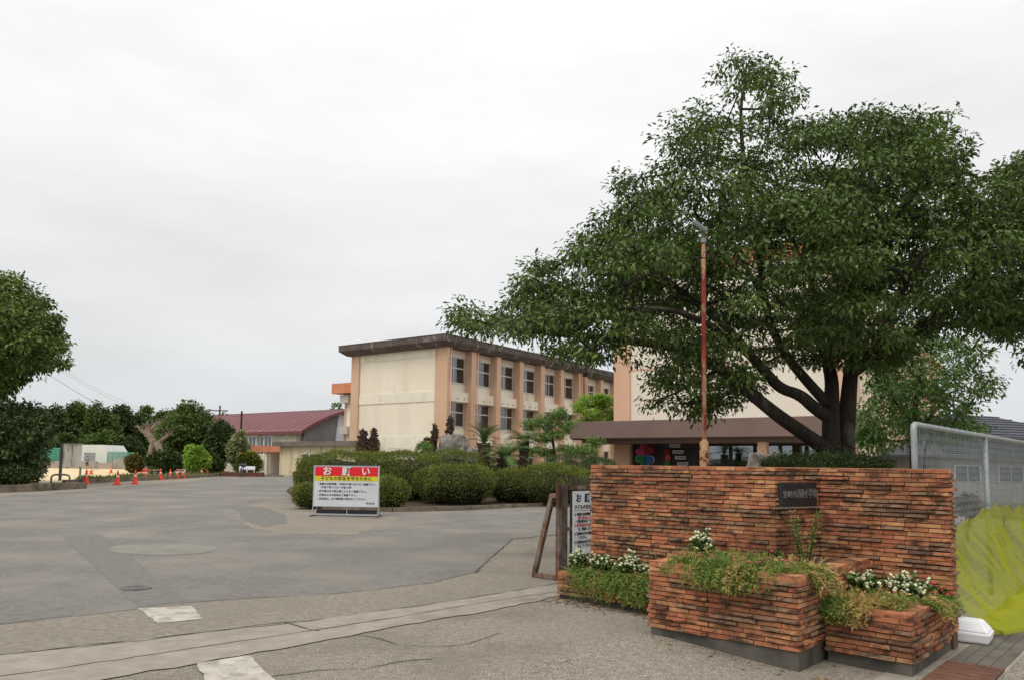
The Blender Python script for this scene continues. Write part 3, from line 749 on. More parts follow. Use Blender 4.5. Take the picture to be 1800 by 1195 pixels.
# ---- trees of the wooded hill and round the school yard
def round_tree(name, label, px, d, top, bot, halfw, leaf, seed, n=150, per=34, dens=1.8, group=None, lobes=4, cat='tree', lsz=None, trunk_px=None, flat=.55):
    r = random.Random(seed); b = gx(px, d); k = d / F
    zt, zb = top_z(px, top, d), max(top_z(px, bot, d), b.z + .15); hw = halfw * k; hh = (zt - zb)/2; cz = (zt + zb)/2
    L = [((b.x, b.y, cz - hh*.1), (hw*.8, hw*.8, hh*.85))]
    for i in range(lobes):
        a = 2*math.pi*i/lobes + r.uniform(-.4, .4)
        L.append(((b.x + math.cos(a)*hw*.5, b.y + math.sin(a)*hw*.5, cz + r.uniform(-.4, .4)*hh), (hw*r.uniform(.4, .58),)*2 + (hh*r.uniform(.4, .58),)))
    L.append(((b.x + r.uniform(-.2, .2)*hw, b.y, zt - hh*.45), (hw*.5, hw*.5, hh*.45)))
    n = int(n*dens); per = int(per*1.5)
    tips = ellips_tips(L, n, seed); tips[:, 2] = np.maximum(tips[:, 2], b.z + .2)
    limbs = [([b + Vector((0, 0, -.3)), Vector((b.x + r.uniform(-.1, .1)*hw, b.y, (b.z + cz)/2)), Vector((b.x, b.y, cz + hh*.3))], max(.05, hw*.07), .03)]
    s = lsz or max(.05, d * .0029)
    return tree(name, label, cat, b, limbs, tips, leaf, per, max(.2, hw*.2), s*1.3, s*.8, seed, tip_r=.008, step=max(.3, hw*.25), group=group, droop=.1, flat=flat)
HG = 'trees of the wooded hill'
hill = [(95, 118, 712, 825, 34, 'dark round tree at the left end of the wooded hill'), (135, 125, 703, 822, 40, 'tallest dark crown of the wooded hill behind the white shed'),
        (175, 118, 706, 822, 36, 'dark crown of the wooded hill above the white shed roof'), (212, 126, 712, 822, 36, 'hill tree above the green mesh fence panels'),
        (250, 130, 716, 822, 34, 'hill tree behind the lopped pale trunk'), (290, 128, 720, 822, 36, 'hill tree beyond the wide crown right of the lopped trunk'), (60, 122, 722, 830, 40, 'hill tree half hidden by the dark left shrub'),
        (110, 112, 762, 822, 30, 'lower paler tree between dark shrub and blank notice board'), (175, 110, 757, 822, 40, 'lower paler tree just behind the white shed'), (225, 110, 768, 822, 26, 'lower paler tree behind the green mesh fence'), (400, 140, 724, 815, 40, 'hill tree seen over the red roof end behind utility pole')]
for i, (px, d, t_, b_, hw, lab) in enumerate(hill):
    round_tree('hill_tree', lab, px, d, t_, b_, hw, m_hill if i % 3 else m_darkleaf, 100+i, n=150, per=34, group=HG)
round_tree('broadleaf_tree', 'wide dark green tree right of the lopped trunk', 330, 74, 708, 830, 58, m_hill, 130, n=320, per=36, lobes=6)
round_tree('broadleaf_tree', 'dark tree leaning over the yard left of the bench', 386, 70, 738, 815, 28, m_darkleaf, 131, n=150, per=34)
round_tree('round_bush', 'bright lime green rounded bush beside the orange cones', 344, 60, 782, 832, 21, m_brightleaf, 132, n=90, per=34, cat='bush')
round_tree('round_bush', 'olive bush at the foot of the lopped trunk', 292, 66, 790, 832, 30, m_darkleaf, 133, n=110, per=34, cat='bush')
round_tree('round_bush', 'dark low bush behind the paired orange cones', 372, 63, 798, 834, 18, m_darkleaf, 134, n=70, per=34, cat='bush')
round_tree('round_bush', 'russet clipped bush left of the lopped trunk', 238, 70, 800, 828, 16, leafmat('russet_leaf', C(96,84,48), C(120,110,62)), 135, n=70, per=34, cat='bush')
round_tree('flowering_tree', 'pale blossoming small tree in front of the gym windows', 417, 66, 758, 826, 17, leafmat('pale_leaf', C(110,124,72), C(176,176,130)), 136, n=120, per=30)
round_tree('round_bush', 'green bush beside the white benches', 437, 64, 794, 832, 19, m_azalea, 137, n=90, per=34, cat='bush')
round_tree('bamboo_tuft', 'feathery tree tip rising over the gym roof', 590, 118, 700, 812, 14, m_pine, 138, n=80, per=26)
# ---- lopped pale trunk
b = gx(262, 66)
t = thing('lopped_tree', 'pale lopped double trunk with bare stub branches among the cones', 'tree', b)
mb = MB(); P = lambda x, y, d=66: at_d(x, y, d)
def limb(pts, r0, r1): 
    q = smooth_path(pts, 2); mb.tube(q, [r0 + (r1-r0)*i/(len(q)-1) for i in range(len(q))], 9)
limb([P(263, 838), P(266, 810), P(268, 790), P(272, 776)], .42, .30)
limb([P(276, 838, 65.6), P(280, 810, 65.6), P(282, 792, 65.6), P(276, 778, 65.8)], .40, .26)
limb([P(272, 782), P(266, 768), P(258, 760), P(262, 749)], .32, .22); limb([P(276, 780), P(288, 770), P(296, 764)], .22, .12)
limb([P(260, 762), P(250, 757), P(247, 752)], .2, .14); limb([P(262, 757), P(270, 750), P(274, 746)], .18, .12)
mb.build('trunk', m_bark_pale, t, smooth=True, world=True)
mb = MB(); r = random.Random(4)
for (x, y) in ((262, 749), (247, 752), (274, 746), (296, 764), (258, 755)):
    for k in range(14):
        a = P(x + r.uniform(-3, 3), y + r.uniform(-1, 3)); q = a + Vector((r.uniform(-.5, .5), r.uniform(-.5, .5), r.uniform(.1, .6)))
        mb.tube([a, a.lerp(q, .5) + Vector((0, 0, .05)), q], [.05, .03, .015], 4)
o = mb.build('twig_stubs', m_bark_pale, t, world=True); o['kind'] = 'stuff'

# ---- clipped azaleas of the bed
def bush(px, d, top, halfw, depth_m, label, leaf=m_azalea, n=9000, seed=0, bot=None, flowers=None, L=.052, name='azalea_bush', group='clipped azaleas of the bed'):
    b = gx(px, d); b.z += .05; k = d/F; hw = halfw*k; zt = top_z(px, top, d)
    zb = b.z if bot is None else top_z(px, bot, d)
    hz = zt - zb; t = thing(name, label, 'bush', b, 0, group); r = np.random.default_rng(seed)
    # surface: a dome, widest two thirds up, with a lumpy skin
    def skin(nn):
        a = r.random(nn)*2*math.pi; v = r.random(nn)**.75
        return a, v
    def shape(a, v):
        prof = np.where(v < .55, .66 + .34*np.sin(v/.55*math.pi/2), np.sqrt(np.clip(1-((v-.55)/.47)**3.2, 0, 1)))
        X = np.cos(a)*prof*hw; Y = np.sin(a)*prof*depth_m; Z = v*hz
        lump = np.array([noise.noise(Vector((x*1.3+seed, y*1.3, z*1.8))) for x, y, z in zip(X, Y, Z)])
        k_ = 1 + .17*lump; return np.stack([X*k_, Y*k_, Z*(1+.10*lump) + (zb-b.z)], 1)
    a = np.linspace(0, 2*math.pi, 28, endpoint=False); vv = np.linspace(0.02, 1.0, 10)
    Ag, Vg = np.meshgrid(a, vv); S = shape(Ag.ravel(), Vg.ravel()) * np.array([.87, .87, .84])
    f = []
    for i in range(9):
        for j in range(28): f.append((i*28+j, i*28+(j+1) % 28, (i+1)*28+(j+1) % 28, (i+1)*28+j))
    MB().add([tuple(p) for p in S], f).build('branches', m_core, t, smooth=True)
    va = r.random(n); sel = r.random(n); tp = sel < .42; sh_ = sel > .72
    v = np.where(tp, .55 + .45*(1-(1-va)**.5), .72*va**.55); v = np.where(sh_, .42 + .56*va, v); aa = r.random(n)*2*math.pi
    # fill the flat top too
    Pt = shape(aa, v); shrink = np.where(tp, r.random(n)**.5, 1.0)[:, None]
    topz = (v*hz)[:, None]
    C0 = Pt * np.concatenate([shrink, shrink, np.ones((n, 1))], 1)
    rr = np.hypot(C0[:, 0]/hw, C0[:, 1]/depth_m); domez = np.where(rr < 1, .55 + .47*np.power(np.clip(1-rr**2, 0, 1), 1/3.2), .55)*hz + (zb-b.z)
    lump = np.array([noise.noise(Vector((x*1.8+seed, y*1.8, 3.1))) for x, y in zip(C0[:, 0], C0[:, 1])])
    C0[:, 2] = np.where(tp, np.minimum(domez*(1+.10*lump), hz*1.08 + (zb-b.z)), C0[:, 2])
    nout = nrm(np.stack([C0[:, 0]/hw**2, C0[:, 1]/depth_m**2, np.where(tp, 1.2, np.where(sh_, .7, .25))/max(hz, .3)], 1))
    C0 += nout * (r.normal(size=(n, 1)) * .035 + (r.random((n, 1)) < .07) * r.random((n, 1)) * .16)
    A = nout*.8 + r.normal(size=(n, 3))*.55; Nn = nout + r.normal(size=(n, 3))*.5; sz = .7 + .6*r.random(n)
    Vv, Fc = leaf_arrays(C0, A, Nn, L*sz, L*.55*sz)
    T = np.repeat(np.clip(.75*r.random(n) + .25*(lump > .05), 0, 1), 2)
    o = bpy.data.objects.new('foliage', np_mesh('foliage', Vv, Fc, leaf, T)); link(o, t)
    if flowers:
        mb = MB(); rr_ = random.Random(seed)
        for q in range(flowers[0]):
            i = rr_.randrange(n)
            p = Vector(C0[i]); 
            for m in range(3): mb.add([p, p + Vector((rr_.uniform(-.05, .05), rr_.uniform(-.05, .05), rr_.uniform(0, .05))), p + Vector((rr_.uniform(-.05, .05), rr_.uniform(-.05, .05), rr_.uniform(.02, .06)))], [(0, 1, 2)])
        mb.build('blossoms', flowers[1], t)
    return t
m_orangefl = mk('orange_petal', C(206,96,62), C(190,70,54), scale=20, rough=.7)
bush(612, 26.8, 797, 86, 1.7, 'broad clipped azalea rising behind the left half of the red and white notice', n=15000, seed=1)
bush(708, 27.6, 796, 76, 1.6, 'tall clipped azalea between the notice and the rounded front bush', n=14000, seed=2)
bush(558, 26.4, 808, 33, 1.1, 'leftmost clipped azalea at the end of the hedge', n=8000, seed=3)
bush(795, 29.5, 793, 52, 1.2, 'azalea with orange blossoms below the grey boulder', n=9000, seed=4, flowers=(16, m_orangefl))
bush(802, 25.6, 820, 70, 1.15, 'rounded front azalea in the middle of the bed', n=14000, seed=5)
bush(903, 27.0, 828, 44, 1.0, 'small flat azalea between two rounder ones', n=8000, seed=6)
bush(970, 26.2, 819, 56, 1.2, 'domed azalea left of the rusty gate', n=11000, seed=7)
bush(680, 22.9, 842, 37, .75, 'low azalea behind the right edge of the notice', n=8000, seed=8)
bush(543, 23.2, 852, 22, .6, 'low azalea with red buds at the left edge of the notice', n=5000, seed=9, flowers=(14, m_orangefl))
bush(1052, 31, 806, 34, 1.0, 'dark azalea peeping over the left end of the brick wall', n=6000, seed=10, leaf=m_darkleaf)
bush(1020, 29, 826, 24, .9, 'yellowish azalea between the domed one and the brick wall', n=5000, seed=11)
bush(880, 32, 808, 60, 1.2, 'dark loose shrub at the foot of the cycads', n=9000, seed=12, leaf=m_darkleaf)
bush(1000, 34, 800, 44, 1.2, 'shrub under the pine beside the canopy', n=6000, seed=14, leaf=m_darkleaf)
bush(745, 33, 778, 16, .6, 'pale loose shrub left of the boulder', n=4000, seed=15, leaf=m_pine)
bush(1455, 12.2, 806, 105, .7, 'feathery groundcover shrub at the foot of the cherry tree', n=16000, seed=16, leaf=m_darkleaf, bot=838, name='groundcover_shrub', group=None, L=.035)
# ---- boulders
def boulder(px, d, top, bot, halfw, label, mat, seed, depth=.7, name='boulder'):
    b = gx(px, d); k = d/F; zt = top_z(px, top, d); zb = min(top_z(px, bot, d), b.z)
    bm = bmesh.new(); bmesh.ops.create_icosphere(bm, subdivisions=5, radius=1)
    hw = halfw*k; hz = (zt-zb)
    for v in bm.verts:
        p = v.co.copy(); q = Vector([math.copysign(abs(c)**.72, c) for c in p])
        n1 = noise.noise(p*1.3 + Vector((seed, 0, 0)))*.26 + abs(noise.noise(p*3.1 + Vector((0, seed, 0))))*.22 - .06 + abs(noise.noise(p*8))*.10
        q *= 1 + n1; v.co = Vector((q.x*hw*.92, q.y*hw*depth, (q.z*.5+.46)*hz + (zb-b.z)))
    me = bpy.data.meshes.new(name); bm.to_mesh(me); bm.free(); me.materials.append(mat); me.polygons.foreach_set('use_smooth', [True]*len(me.polygons))
    o = bpy.data.objects.new(name, me); link(o); o.location = b; return tag(o, label, 'boulder')
m_rock = mk('grey_rock', C(150,144,136), C(104,98,92), rough=.9, scale=3, bump=.8, bscale=14, stain=C(74,70,66), sscale=2.2)
m_rock2 = mk('pale_rock', C(176,168,156), C(146,138,126), rough=.9, scale=3, bump=.5, bscale=14, stain=C(112,108,96), sscale=2.0)
boulder(795, 34, 754, 830, 33, 'large rough grey boulder standing among the clipped azaleas', m_rock, 2)
boulder(835, 33.4, 782, 830, 22, 'smaller grey boulder half hidden right of the large one', m_rock, 5)
boulder(1352, 16.5, 796, 850, 52, 'smooth pale garden stone showing over the brick wall', m_rock2, 8)
# ---- cycads
m_cytrunk = mk('cycad_trunk', C(70,54,44), C(44,34,30), rough=1, scale=6, bump=.9, bscale=18, stain=C(110,82,62), sscale=5, slo=.6, shi=.7)
def cycad(px, d, base_y, crown_y, label, fr=26, fl=.9, seed=0, trunk_r=.2, up=.5, young=False):
    r = random.Random(seed); b = gx(px, d); top = at_d(px, crown_y, d); t = thing('cycad', label, 'cycad', b, 0, 'cycads of the bed')
    mb = MB(); n = 7; pts = [Vector((b.x, b.y, b.z - .1)).lerp(top, i/n) for i in range(n+1)]
    mb.tube(pts, [trunk_r*(1 + .12*math.sin(i*2.1)) for i in range(n+1)], 12)
    for i in range(90):
        a = r.random()*6.28; z = r.random(); c = Vector((b.x, b.y, b.z)).lerp(top, z); o_ = Vector((math.cos(a), math.sin(a), .7))
        p = c + Vector((math.cos(a), math.sin(a), 0))*trunk_r*.95
        mb.tube([p, p + o_*.09], [.035, .01], 4)
    mb.build('trunk', m_cytrunk, t, world=True)
    mf = None
    for i in range(fr):
        f = MB(); a = i*2.399 + r.uniform(-.2, .2); el = r.uniform(up-.35, up+.75) if i % 3 else r.uniform(up+.3, 1.35)
        L = fl*r.uniform(.8, 1.1); h = Vector((math.cos(a), math.sin(a), 0)); pts = []; p = Vector(top) ; e = el
        for s in range(9):
            pts.append(p.copy()); p = p + (h*math.cos(e) + Vector((0, 0, math.sin(e))))*(L/8); e -= .16
        f.tube(pts, [.012 - .001*s for s in range(9)], 4, tint=.7)
        for s in range(1, 9):
            for q in range(3):
                c = pts[s-1].lerp(pts[s], q/3); d_ = (pts[s]-pts[s-1]).normalized(); sd_ = d_.cross(Vector((0, 0, 1))).normalized(); upv = sd_.cross(d_)
                ll = fl*.26*(1 - ((s-4.5)/6)**2)
                for sg in (-1, 1):
                    tip = c + (sd_*sg*.85 + d_*.55 + upv*.25)*ll
                    f.add([c - d_*.012, c + d_*.012, tip], [(0, 1, 2)], 0, .2 + .6*r.random())
        f.build('frond', m_cycad, t, world=True)
    return t
cycad(851, 31.5, 830, 778, 'cycad with upright plume of fronds right of the boulder', fr=22, fl=1.05, seed=1, up=.85, trunk_r=.24)
cycad(886, 29.5, 830, 806, 'low wide cycad with dark arching fronds in the middle', fr=28, fl=1.25, seed=2, up=.45, trunk_r=.22)
cycad(921, 31.5, 830, 776, 'umbrella shaped cycad on a tall trunk before the windows', fr=26, fl=.95, seed=3, up=.35, trunk_r=.2)
def stub(px, d, top, halfw, label, lean=0.0, seed=0, bot=840):
    r = random.Random(seed); b = gx(px, d); tp = at_d(px + lean, top, d); t = thing('cycad_stump', label, 'cycad', b, 0, 'lopped cycad stumps'); mb = MB(); R = halfw*d/F
    n = 9; c = [Vector((b.x, b.y, b.z - .1)).lerp(tp, i/n) for i in range(n+1)]
    rs = [R*v for v in (.7, .72, .75, .8, .92, 1.0, .98, .86, .6, .12)]
    mb.tube(c, rs, 12); mb.build('trunk', m_cytrunk, t, world=True, smooth=True)
    mb = MB()
    for i in range(150):
        z = .35 + .62*r.random(); a = r.random()*6.28; k = z*n; i0 = min(n-1, int(k)); rr = rs[i0] + (rs[i0+1]-rs[i0])*(k-i0); p = c[i0].lerp(c[i0+1], k-i0) + Vector((math.cos(a), math.sin(a), 0))*rr*.92
        mb.tube([p, p + Vector((math.cos(a)*.10, math.sin(a)*.10, -.02 + r.random()*.10))], [.05, .018], 4)
    mb.build('leaf_bases', mk('dry_frond', C(104,80,62), C(64,48,40), scale=5, rough=1), t, world=True); return t
stub(638, 35, 752, 11, 'thicker of the two lopped cycad stumps in front of the blank cream wall', seed=1)
stub(657, 35, 750, 8, 'slimmer of the two lopped cycad stumps in front of the blank cream wall', seed=2)
stub(757, 35, 742, 6.5, 'leaning lopped cycad stump at the left side of the boulder', lean=8, seed=3)
stub(786, 36, 728, 7, 'lopped cycad stump rising above the boulder before the corner pillar', lean=6, seed=4)
stub(750, 34.6, 766, 5, 'short lopped cycad stump at the far left of the boulder', seed=5)
# ---- layered pine and maples by the canopy
def pad_tree(px, d, label, pads, leaf, seed, name='garden_pine', L=.10, W=.05, per=34, n=26):
    b = gx(px, d); limbs = [([b + Vector((0, 0, -.2)), at_d(px + 6, 790, d), at_d(px - 4, 760, d), at_d(px + 2, 730, d)], .09, .03)]; tips = []
    r = np.random.default_rng(seed)
    for (x, y, hw, hh) in pads:
        c = np.array(at_d(x, y, d + r.uniform(-.8, .8))[:]); k = d/F
        v = nrm(r.normal(size=(n, 3))) * r.random((n, 1))**.5; tips.append(c + v*np.array([hw*k, hw*k*.9, hh*k]))
    return tree(name, label, 'tree', b, limbs, np.concatenate(tips), leaf, per, .2, L, W, seed, step=.3, tip_r=.006, droop=.05)
pad_tree(970, 37, 'layered garden pine in front of the window pillars', [(965, 737, 32, 12), (940, 745, 24, 10), (990, 748, 26, 11), (955, 770, 28, 9), (975, 765, 24, 10), (1000, 790, 32, 9), (945, 792, 26, 8), (985, 726, 16, 8), (1030, 792, 26, 12), (1045, 775, 18, 12)], m_pine, 71)
pad_tree(1040, 44, 'pale green young tree above the left end of the canopy', [(1035, 705, 22, 12), (1020, 718, 18, 8), (1060, 712, 22, 14), (1045, 728, 24, 10), (1070, 735, 16, 14), (1030, 742, 20, 9), (1062, 700, 16, 8)], m_brightleaf, 72, name='young_maple', L=.14, W=.08)

# ---- flowers in the planters
m_trail = mk('trailing_leaf', C(108,138,60), C(202,166,108), tint=True, rough=.7, transl=.2)
m_snapleaf = leafmat('snapdragon_leaf', C(58,84,40), C(96,126,58), .2)
m_snapwhite = mk('white_petal', C(236,232,204), C(220,220,176), scale=30, rough=.7, transl=.25)
m_pink = mk('pink_petal', C(226,120,120), C(206,96,120), scale=30, rough=.7, transl=.2)
m_red = mk('red_petal', C(214,60,82), C(226,100,104), scale=30, rough=.7, transl=.2)
m_purple = mk('purple_petal', C(176,92,150), C(150,80,130), scale=30, rough=.7, transl=.2)
m_yellowp = mk('cream_petal', C(230,190,130), rough=.7, transl=.2)
def trailing(label, spots, zt, seed, hang=2, dry=.4):
    """matted moss-rose: each stem leaves the soil at (u,n), creeps over the rim along dir (du,dn) and hangs"""
    r = random.Random(seed); P, A, L, T = [], [], [], []
    for (u0, u1, n0, n1, du, dn, cnt, out_) in spots:
        for _ in range(cnt):
            p = UN(r.uniform(u0, u1), r.uniform(n0, n1), zt + r.uniform(-.02, .015)); d = (U*du + NV*dn)*r.uniform(.5, 1.2) + Vector((r.uniform(-.5, .5), r.uniform(-.5, .5), r.uniform(.0, .5)))
            d.normalize(); tt = min(1, max(0, dry - .12 + 1.5*noise.noise(p*6.0) + r.gauss(0, .2))); s = .028
            for k in range(r.randint(4, 7 + hang) if out_ else 4):
                for q in range(3):
                    P.append(p[:]); a = d*.8 + Vector((r.uniform(-1, 1), r.uniform(-1, 1), r.uniform(-.4, .9))); A.append(a[:]); L.append(r.uniform(.022, .05)); T.append(min(1, max(0, tt + r.uniform(-.25, .25))))
                p = p + d*s; d = d + Vector((0, 0, -(.26 if out_ else .12))); d.normalize()
    P, A, L = np.array(P), np.array(A), np.array(L); Nn = RNG.normal(size=P.shape)
    V, Fc = leaf_arrays(P, A, Nn, L, L*.26)
    o = bpy.data.objects.new('trailing_moss_rose', np_mesh('trailing_moss_rose', V, Fc, m_trail, np.repeat(np.array(T), 2))); link(o)
    o['kind'] = 'stuff'; return tag(o, label, 'flowers')
trailing('matted moss rose spilling over the front of the tall middle planter', [(-3.60, -2.62, 6.14, 6.30, 0, -1, 150, True), (-3.30, -2.82, 6.06, 6.18, 0, -1, 190, True), (-3.12, -2.86, 6.03, 6.1, 0, -1, 90, True), (-2.60, -2.44, 6.35, 6.7, 1, -.2, 70, True), (-3.6, -2.5, 6.2, 6.8, 0, -.3, 420, False)], .655, 1, dry=.24, hang=4)
trailing('matted moss rose hanging over the long low planter', [(-5.2, -3.84, 6.92, 7.0, 0, -1, 300, True), (-4.7, -3.84, 6.88, 6.96, 0, -1, 240, True), (-5.4, -3.84, 6.93, 7.05, 0, -.4, 240, False)], .31, 2, dry=.28, hang=6)
trailing('dry straw coloured moss rose on the corner planter', [(-2.40, -2.08, 6.62, 6.72, 0, -1, 230, True), (-2.4, -1.85, 6.68, 7.3, 0, -.3, 420, False), (-1.85, -1.76, 7.15, 7.65, 1, 0, 200, True)], .385, 3, dry=.40)
def snapdragon(u, n, z, rad, h, stems, label, seed, petal=None, name='snapdragon', blooms=6):
    r = random.Random(seed); b = UN(u, n, z); t = thing(name, label, 'flowers', b, 0, 'flowering plants in the planters'); fl = MB(); P, A, L = [], [], []; st = MB()
    for i in range(stems):
        a = r.random()*6.28; q = math.sqrt(r.random())*rad; hh = h*r.uniform(.65, 1.0)*(1 - .35*(q/rad)**2)
        p0 = Vector((math.cos(a)*q*.5, math.sin(a)*q*.5, -.03)); p1 = Vector((math.cos(a)*q, math.sin(a)*q, hh))
        st.tube([p0, p0.lerp(p1, .5), p1], [.005, .004, .003], 4)
        for k in range(26):
            f = r.random()**.8*.88; P.append((p0.lerp(p1, f))[:]); A.append((math.cos(a)*.3 + r.uniform(-1, 1), math.sin(a)*.3 + r.uniform(-1, 1), r.uniform(-.2, .6))); L.append(r.uniform(.045, .085))
        for k in range(r.randint(1, blooms)):
            c = p0.lerp(p1, 1 - .16*r.random()) + Vector((r.uniform(-.04, .04), r.uniform(-.04, .04), r.uniform(-.06, .02))); s = r.uniform(.013, .022)
            vs = [c + Vector((math.cos(j*1.2566 + k)*s*r.uniform(.7, 1.2), math.sin(j*1.2566 + k)*s*r.uniform(.7, 1.2), r.uniform(-.3, .6)*s)) for j in range(5)] + [c + Vector((0, 0, s*.9)), c - Vector((0, 0, s))]
            fl.add(vs, [(j, (j+1) % 5, 5) for j in range(5)] + [((j+1) % 5, j, 6) for j in range(5)])
    st.build('stems', m_snapleaf, t)
    P, A, L = np.array(P), np.array(A), np.array(L); Nn = np.array([0, 0, 1.0]) + RNG.normal(size=P.shape)*.5
    V, Fc = leaf_arrays(P, A, Nn, L, L*.42); o = bpy.data.objects.new('foliage', np_mesh('foliage', V, Fc, m_snapleaf, np.repeat(RNG.random(len(P)), 2))); link(o, t)
    fl.build('blossoms', petal or m_snapwhite, t); return t
def unpix(px, py, z):                    # planter spot under a pixel at height z
    r_ = ray(px, py); p = Vector((0, 0, H_EYE)) + r_*((z - H_EYE)/r_.z); return p.x*.743 - p.y*.669, p.x*.669 + p.y*.743
snapdragon(-5.30, 7.06, .27, .10, .33, 18, 'white snapdragon at the gate end of the long low planter', 1)
snapdragon(-4.62, 7.08, .27, .17, .34, 38, 'widest white snapdragon clump in the long low planter', 2)
snapdragon(-5.00, 7.10, .27, .12, .32, 20, 'white snapdragon in the middle of the long low planter', 3)
snapdragon(-4.02, 7.06, .27, .12, .32, 16, 'white snapdragon tucked against the tall planter side', 4)
snapdragon(-3.54, 6.62, .62, .10, .34, 26, 'tall white snapdragon at the left back of the middle planter', 5)
snapdragon(-2.30, 7.25, .34, .16, .30, 26, 'leafy white snapdragon next to the tall planter side', 6)
snapdragon(-1.98, 7.35, .34, .17, .30, 40, 'full white snapdragon clump at the right end of the corner planter', 7)
snapdragon(-1.80, 7.55, .36, .08, .18, 12, 'red flowers at the outer corner near the white box', 8, petal=m_red, name='red_verbena')
snapdragon(-2.98, 6.95, .62, .10, .14, 9, 'dark leafed plant with one pink flower below the plaque', 9, petal=m_red, name='pink_snapdragon', blooms=3)
# tall weed below the plaque
b = UN(-2.82, 7.25, .62); t = thing('tall_weed', 'tall wispy green weed growing below the black plaque', 'plant', b); P, A, L = [], [], []; st = MB(); r = random.Random(9)
for i in range(13):
    a = r.random()*6.28; p0 = Vector((math.cos(a)*.03, math.sin(a)*.03, -.03)); p1 = Vector((math.cos(a)*r.uniform(.05, .22), math.sin(a)*r.uniform(.05, .2), r.uniform(.25, .50))); st.tube([p0, p0.lerp(p1, .5) + Vector((0, 0, .05)), p1], [.005, .004, .002], 4)
    for k in range(30):
        f = r.uniform(.15, 1); P.append((p0.lerp(p1, f) + Vector((0, 0, .2*f*(1-f))))[:]); A.append((r.uniform(-1, 1), r.uniform(-1, 1), r.uniform(-.1, .9))); L.append(r.uniform(.02, .05))
st.build('stems', m_snapleaf, t); P, A, L = np.array(P), np.array(A), np.array(L); V, Fc = leaf_arrays(P, A, RNG.normal(size=P.shape), L, L*.3)
o = bpy.data.objects.new('foliage', np_mesh('foliage', V, Fc, leafmat('weed_leaf', C(92,116,60), C(150,150,84)), np.repeat(RNG.random(len(P)), 2))); link(o, t)
# small scattered blossoms of the moss rose
def blossoms(label, spots, seed):
    r = random.Random(seed)
    for (u, n, z, m, nm) in spots:
        mb = MB(); b = UN(u, n, z)
        for k in range(5):
            a = k*1.2566 + r.random(); s = r.uniform(.016, .024); mb.add([(0, 0, 0), (math.cos(a-.5)*s, math.sin(a-.5)*s, s*.5), (math.cos(a)*s*1.25, math.sin(a)*s*1.25, s*.45), (math.cos(a+.5)*s, math.sin(a+.5)*s, s*.5)], [(0, 1, 2, 3)])
        o = mb.build(nm, m, None); o.location = b; cn_ = {m_pink: 'pink', m_purple: 'purple', m_red: 'red', m_yellowp: 'cream'}[m]; tag(o, label.replace('small', 'small ' + cn_), 'flower', cn_ + ' ' + label.split(' on ')[1] + ' blossoms')
r = random.Random(31)
blossoms('small moss rose blossom on the tall middle planter', [(r.uniform(-3.6, -2.55), r.uniform(6.15, 6.5), .70 + r.uniform(-.01, .03), r.choice((m_pink, m_purple, m_pink, m_yellowp)), 'moss_rose_blossom') for _ in range(34)], 1)
blossoms('small moss rose blossom on the long low planter', [(r.uniform(-5.3, -3.9), r.uniform(6.88, 7.0), .335 + r.uniform(-.02, .02), r.choice((m_pink, m_purple, m_pink)), 'moss_rose_blossom') for _ in range(16)], 2)
blossoms('small moss rose blossom on the corner planter', [(r.uniform(-2.2, -1.8), r.uniform(6.9, 7.5), .43 + r.uniform(-.02, .03), r.choice((m_red, m_pink, m_pink, m_yellowp)), 'moss_rose_blossom') for _ in range(20)], 3)
# ------------------------------------------------------------------ school buildings
ROT_B = math.atan2(.809, .588)                # local x runs away to the right, local y away to the left
m_cream = mk('cream_render', C(238,230,211), C(231,221,200), rough=.9, scale=.35, bump=.1, bscale=50, stain=C(216,205,186), sscale=.5, slo=.5, shi=.85, sstretch=(1,1,.35))
m_cream2 = mk('cream_panel', C(236,229,212), C(227,218,200), rough=.9, scale=.6, stain=C(188,172,146), sscale=.9, slo=.56, shi=.8, sstretch=(1,1,.3))
m_orange = mk('salmon_pillar', C(212,178,150), C(203,168,140), rough=.9, scale=.5, stain=C(172,124,92), sscale=.7, slo=.56, shi=.8, sstretch=(1,1,.25))
m_pink = mk('pink_pillar', C(224,186,158), C(214,174,146), rough=.9, scale=.4)
m_terra = mk('terracotta_trim', C(216,144,112), C(202,128,98), rough=.85, scale=1)
m_roofc = mk('weathered_roof_concrete', C(104,94,90), C(78,70,68), rough=.95, scale=.9, lo=.3, hi=.7, bump=.4, bscale=12, stain=C(150,138,130), sscale=1.3, slo=.57, shi=.66, sstretch=(1,1,.5))
m_soffit = mk('soffit', C(150,122,108), C(126,104,94), rough=.9, scale=1)
m_sash = mk('window_sash', C(206,208,208), rough=.5, metal=.3)
m_curtain = mk('curtain', C(236,228,202), C(216,206,178), rough=.95, scale=6, stretch=(3, 3, .1))
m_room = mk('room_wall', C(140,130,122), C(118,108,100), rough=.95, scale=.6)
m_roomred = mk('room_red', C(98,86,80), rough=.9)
m_pipe = mk('downpipe', C(216,170,150), rough=.7)
m_paper = mk('paper', C(226,226,222), rough=.9)
m_glass = glass_mat('window_glass', (.86, .9, .9, 1))
m_brown = mk('brown_canopy', C(126,106,98), C(118,98,90), rough=.8, scale=.5)
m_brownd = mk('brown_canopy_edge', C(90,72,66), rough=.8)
def solid(name, mat, parent, *boxes, bevel=0.0):
    mb = MB()
    for b in boxes: mb.box(*b)
    return mb.build(name, mat, parent, bevel=bevel)
PANES = {}
